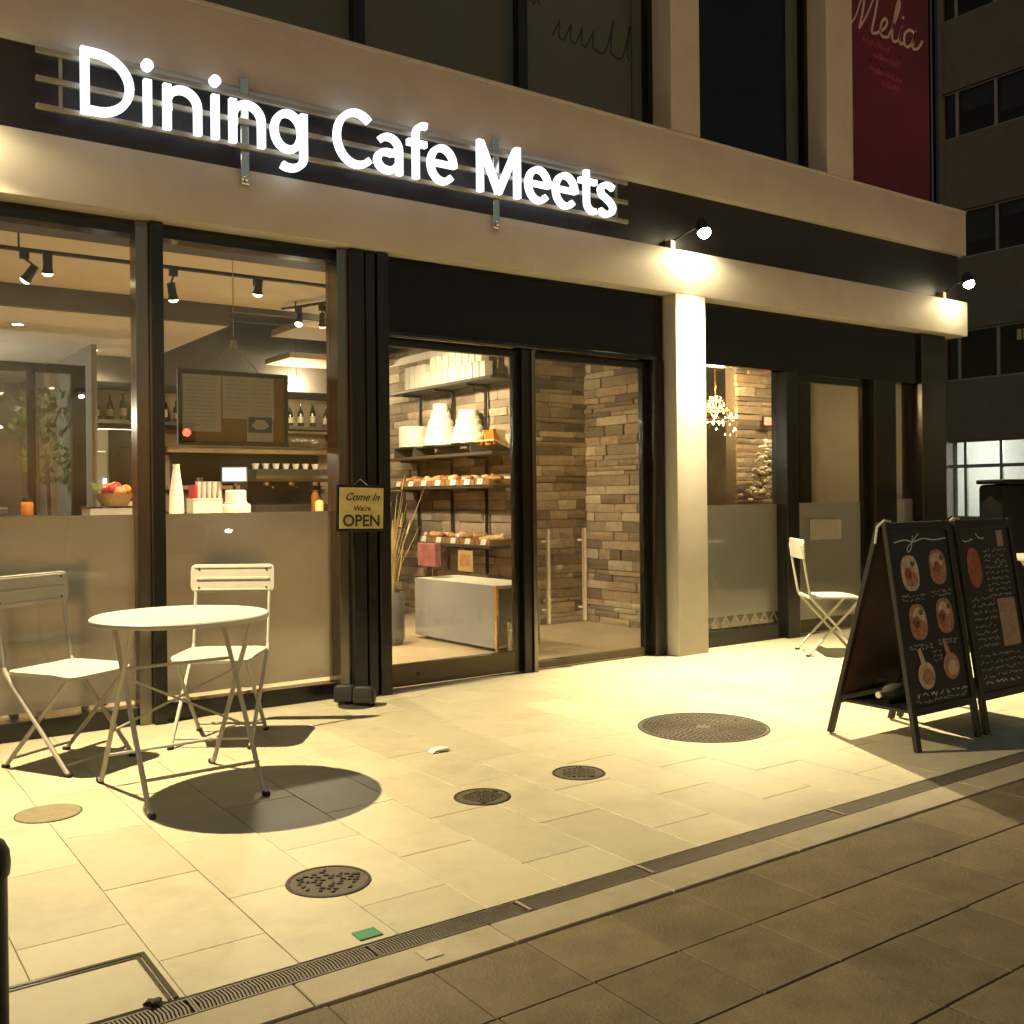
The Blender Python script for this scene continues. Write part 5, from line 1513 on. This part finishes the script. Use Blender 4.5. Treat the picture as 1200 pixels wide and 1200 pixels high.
# frosted display case
dc = empty('frosted_screen_case', (4.50, 1.05, 0), R(2.5), 'low frosted glass cabinet below the bread shelves', 'cabinet')
mb('film_case').box(-0.006, 0.006, 0.0, 1.18, 0.03, 0.525).build('frosted_panel', dc, ang=None)
mb('white_card').box(0.01, 0.45, 0.0, 1.18, 0.50, 0.525).box(0.01, 0.45, 0.0, 1.18, 0.03, 0.05).box(0.44, 0.45, 0.0, 1.18, 0.05, 0.50).build('carcass', dc)
mb('gold').box(-0.012, 0.010, -0.025, -0.003, 0.0, 0.53).build('edge_post', dc)
for y_ in (0.1, 1.08):
    mb('dark_metal').box(0.05, 0.4, y_-0.02, y_+0.02, 0, 0.03).build('foot', dc)
# round pebble bin
pbn = empty('pebble_jar', (4.62, 0.86, 0), 0, 'low jar of pale pebbles beside the frosted cabinet', 'jar')
mb('wine_glass').lathe([(0, 0), (0.12, 0), (0.12, 0.26), (0.115, 0.26), (0.115, 0.01), (0, 0.01)], n=24).build('glass', pbn)
pq = mb('flower')
for i in range(90):
    a = rnd.uniform(0, 2*PI); r_ = 0.10*math.sqrt(rnd.random())
    pq.ico((r_*math.cos(a), r_*math.sin(a), rnd.uniform(0.03, 0.22)), (0.018, 0.018, 0.016), 1, 0.1)
o = pq.build('pebbles', pbn); o['kind'] = 'stuff'
# dry grass vase
dv = empty('dry_grass_vase', (4.06, 2.0, 0), 0, 'grey vase of dry straw stalks just inside the glass door', 'vase')
mb('grey_pot').lathe([(0, 0), (0.11, 0), (0.13, 0.05), (0.13, 0.38), (0.115, 0.44), (0.105, 0.44), (0.115, 0.37), (0, 0.36)], n=24).build('vase', dv)
sq = mb('straw')
for i in range(44):
    a = rnd.uniform(0, 2*PI); sp = rnd.uniform(0.03, 0.34); h_ = rnd.uniform(0.55, 1.05)
    p0 = (0.05*math.cos(a), 0.05*math.sin(a), 0.36); p1 = (sp*0.4*math.cos(a), sp*0.4*math.sin(a), 0.36+h_*0.5); p2 = (sp*math.cos(a), sp*math.sin(a), 0.36+h_)
    sq.tube([p0, p1, p2], 0.004, 5, radii=[0.004, 0.004, 0.0015])
    if i % 3 == 0:
        sq.tube([p2, (p2[0]*1.2, p2[1]*1.2, p2[2]+0.12)], 0.01, 5, radii=[0.009, 0.003])
o = sq.build('stalks', dv); o['kind'] = 'stuff'
# packet rack with reddish goods (left of cabinet)
rk = empty('packet_rack', (5.0, 3.95, 0), 0, 'dark rack of reddish snack packets behind the straw vase', 'rack')
mb('shelf_wood').box(-0.30, 0.25, -0.2, 0.42, 0.10, 0.12).box(-0.30, 0.25, -0.2, 0.42, 0.36, 0.38).box(-0.30, 0.25, -0.2, 0.42, 0.62, 0.64).box(-0.30, 0.25, -0.2, 0.42, 0.88, 0.90).box(-0.30, 0.25, 0.42, 0.44, 0, 1.3).box(-0.30, -0.27, -0.2, -0.17, 0, 0.9).build('frame', rk)
mb('appliance').box(-0.28, 0.25, -0.15, 0.42, 0.905, 1.30, bev=0.01).build('dark_crate', rk)
for k in range(3):
    for i in range(7):
        mb(('red_gloss', 'orange', 'bread', 'tan_paper', 'pink_card')[(i*2+k) % 5]).box(-0.05, 0.05, -0.03, 0.03, 0, 0.17, bev=0.008, mx=Matrix.Translation((-0.24, -0.14+0.083*i, 0.12+0.26*k)) @ Matrix.Rotation(R(rnd.uniform(-16, 16)), 4, 'X')).build('packet', rk)
pk = empty('pink_package', (4.55, 2.20, 0.527), 0, 'pink and white package standing on the frosted cabinet', 'package')
mb('pink_card').box(-0.03, 0.03, -0.19, 0.11, 0.10, 0.30, bev=0.003).build('pouch', pk)
mb('steel').tube([(0, -0.1, 0), (0, -0.1, 0.12)], 0.004, 6).tube([(0, 0.05, 0), (0, 0.05, 0.12)], 0.004, 6).build('stand', pk)
nb = empty('yellow_notice', (4.495, 1.95, 0.18), R(2.5), 'yellow and orange leaflet taped to the frosted cabinet', 'notice')
mb('straw').box(-0.012, -0.0085, -0.12, 0.30, -0.02, 0.13).build('sheet', nb, ang=None)
mb('orange').box(-0.0145, -0.0125, 0.06, 0.26, 0.0, 0.11).build('print', nb, ang=None)

# ------------------------------------------------------------------ RIGHT BAY THINGS
e = empty('downlight', (5.05, 1.25, 2.90), 0, 'added downlight brightening the stone-walled entrance', 'downlight', 'recessed downlights')  # extra lamp added to brighten the stone walls of the entrance
mb('white_card').lathe([(0.045, -0.004), (0.06, -0.006), (0.062, 0.0), (0.045, 0.0)], n=20).build('trim', e)
mb('bulb').lathe([(0, -0.003), (0.044, -0.003), (0.044, -0.001), (0, -0.001)], n=18).build('diffuser', e)
light('down_light', 'SPOT', (0, 0, -0.02), 110, INWARM, e, 0.04, R(130), 1.0)
cd = empty('chandelier', (7.27, 1.30, 1.93), 0, 'glittering crystal chandelier seen right of the pillar', 'chandelier')
fr_ = mb('gold')
for (r_, z_) in ((0.24, 0.02), (0.17, 0.14), (0.10, 0.26)):
    fr_.tube([(r_*math.cos(2*PI*i/20), r_*math.sin(2*PI*i/20), z_) for i in range(21)], 0.008, 6, caps=False)
fr_.tube([(0, 0, 0.02), (0, 0, 0.96)], 0.008, 6)
for i in range(8):
    a = 2*PI*i/8
    fr_.tube([(0, 0, 0.30), (0.12*math.cos(a), 0.12*math.sin(a), 0.16), (0.24*math.cos(a), 0.24*math.sin(a), 0.02)], 0.006, 5)
fr_.build('frame', cd)
bb_ = mb('candle')
for i in range(18):
    a = 2*PI*i/8 + (0.3 if i >= 8 else 0); q_ = 0.24 if i < 8 else (0.17 if i < 14 else 0.09)
    bb_.ico((q_*math.cos(a), q_*math.sin(a), 0.07 if i < 8 else (0.18 if i < 14 else 0.0)), (0.014, 0.014, 0.026), 1)
bb_.build('candle_bulbs', cd)
cr = mb('wine_glass')
for i in range(150):
    a = rnd.uniform(0, 2*PI); k = rnd.random()
    r_ = 0.06+0.20*k; z_ = 0.30-0.42*k*rnd.uniform(0.7, 1.25)
    cr.use('wine_glass' if i % 3 else 'bulb_soft').ico((r_*math.cos(a), r_*math.sin(a), z_), (0.009, 0.009, 0.015), 1)  # some crystals emit, so their sparkle is put in as glow
o = cr.build('glowing_crystals', cd, ang=None); o['kind'] = 'stuff'
cd.scale = (0.82, 0.82, 0.82)
light('chandelier_light', 'POINT', (0.0, 0.0, 0.42), 75, (1.0, 0.68, 0.33), cd, 0.1)
e = empty('downlight', (8.15, 0.85, 2.72), 0, 'added downlight in the bay ceiling, brightening the stone column', 'downlight', 'recessed downlights')  # invented lamp, put in to light the otherwise dark bay
mb('white_card').lathe([(0.045, -0.004), (0.06, -0.006), (0.062, 0.0), (0.045, 0.0)], n=20).build('trim', e)
mb('bulb').lathe([(0, -0.003), (0.044, -0.003), (0.044, -0.001), (0, -0.001)], n=18).build('diffuser', e)
light('down_light', 'SPOT', (0, 0, -0.02), 75, INWARM, e, 0.04, R(150), 1.0)
fwv = empty('flower_arrangement', (7.84, 1.20, 0), 0, 'spray of white flowers in a vase before the stone column', 'flowers')
mb('grey_pot').lathe([(0, 0), (0.08, 0), (0.11, 0.3), (0.06, 1.0), (0.07, 1.12), (0.05, 1.12), (0, 1.0)], n=20).build('vase', fwv)
ff = mb('flower')
for i in range(120):
    t = rnd.random()
    a = rnd.uniform(0, 2*PI)
    c = Vector((-0.16+0.34*t, -0.02, 1.18+0.62*t))
    r_ = 0.15*math.sqrt(rnd.random())*(1.1-0.3*t)
    ff.ico(c+Vector((r_*math.cos(a), r_*math.sin(a)*0.8, rnd.uniform(-0.05, 0.05))), (0.030, 0.030, 0.018), 1, 0.2)
o = ff.build('blossoms', fwv); o['kind'] = 'stuff'
lf = mb('leaf')
for i in range(26):
    t = rnd.random(); a = rnd.uniform(0, 2*PI)
    lf.prism([(0, 0), (0.018, 0.05), (0, 0.12), (-0.018, 0.05)], -0.001, 0.001, 'Y', mx=Matrix.Translation((-0.14+0.3*t, 0, 1.14+0.5*t)) @ Matrix.Rotation(a, 4, 'Z') @ Matrix.Rotation(rnd.uniform(-1.6, 1.6), 4, 'Y'))
lf.build('leaves', fwv, ang=None)
red_ = empty('reflected_glint', (8.18, 1.44, 1.98), 0, 'added glowing block imitating a reflected red indicator on the stone column', 'glint')  # made-up glowing block standing in for a red reflection in the glass
mb('red_glint').box(-0.05, 0.05, -0.012, 0.0, -0.04, 0.04, bev=0.004).build('lens', red_)
mb('black_plastic').box(-0.06, 0.06, 0.001, 0.02, -0.05, 0.05).build('casing', red_)
tb = empty('bay_table', (7.6, 1.6, 0), 0, 'dark dining table inside the right bay with red napkins', 'table')
mb('shelf_wood').box(-0.7, 0.5, -0.35, 0.3, 0.72, 0.75, bev=0.004).build('top', tb)
for (x, y) in ((-0.65, -0.3), (0.45, -0.3), (-0.65, 0.25), (0.45, 0.25)):
    mb('shelf_wood').box(x-0.025, x+0.025, y-0.025, y+0.025, 0, 0.72).build('leg', tb)

for o in list(bpy.data.objects):
    if o.type == 'MESH' and o.data.users == 0:
        bpy.data.objects.remove(o)
for me in list(bpy.data.meshes):
    if me.users == 0:
        bpy.data.meshes.remove(me)
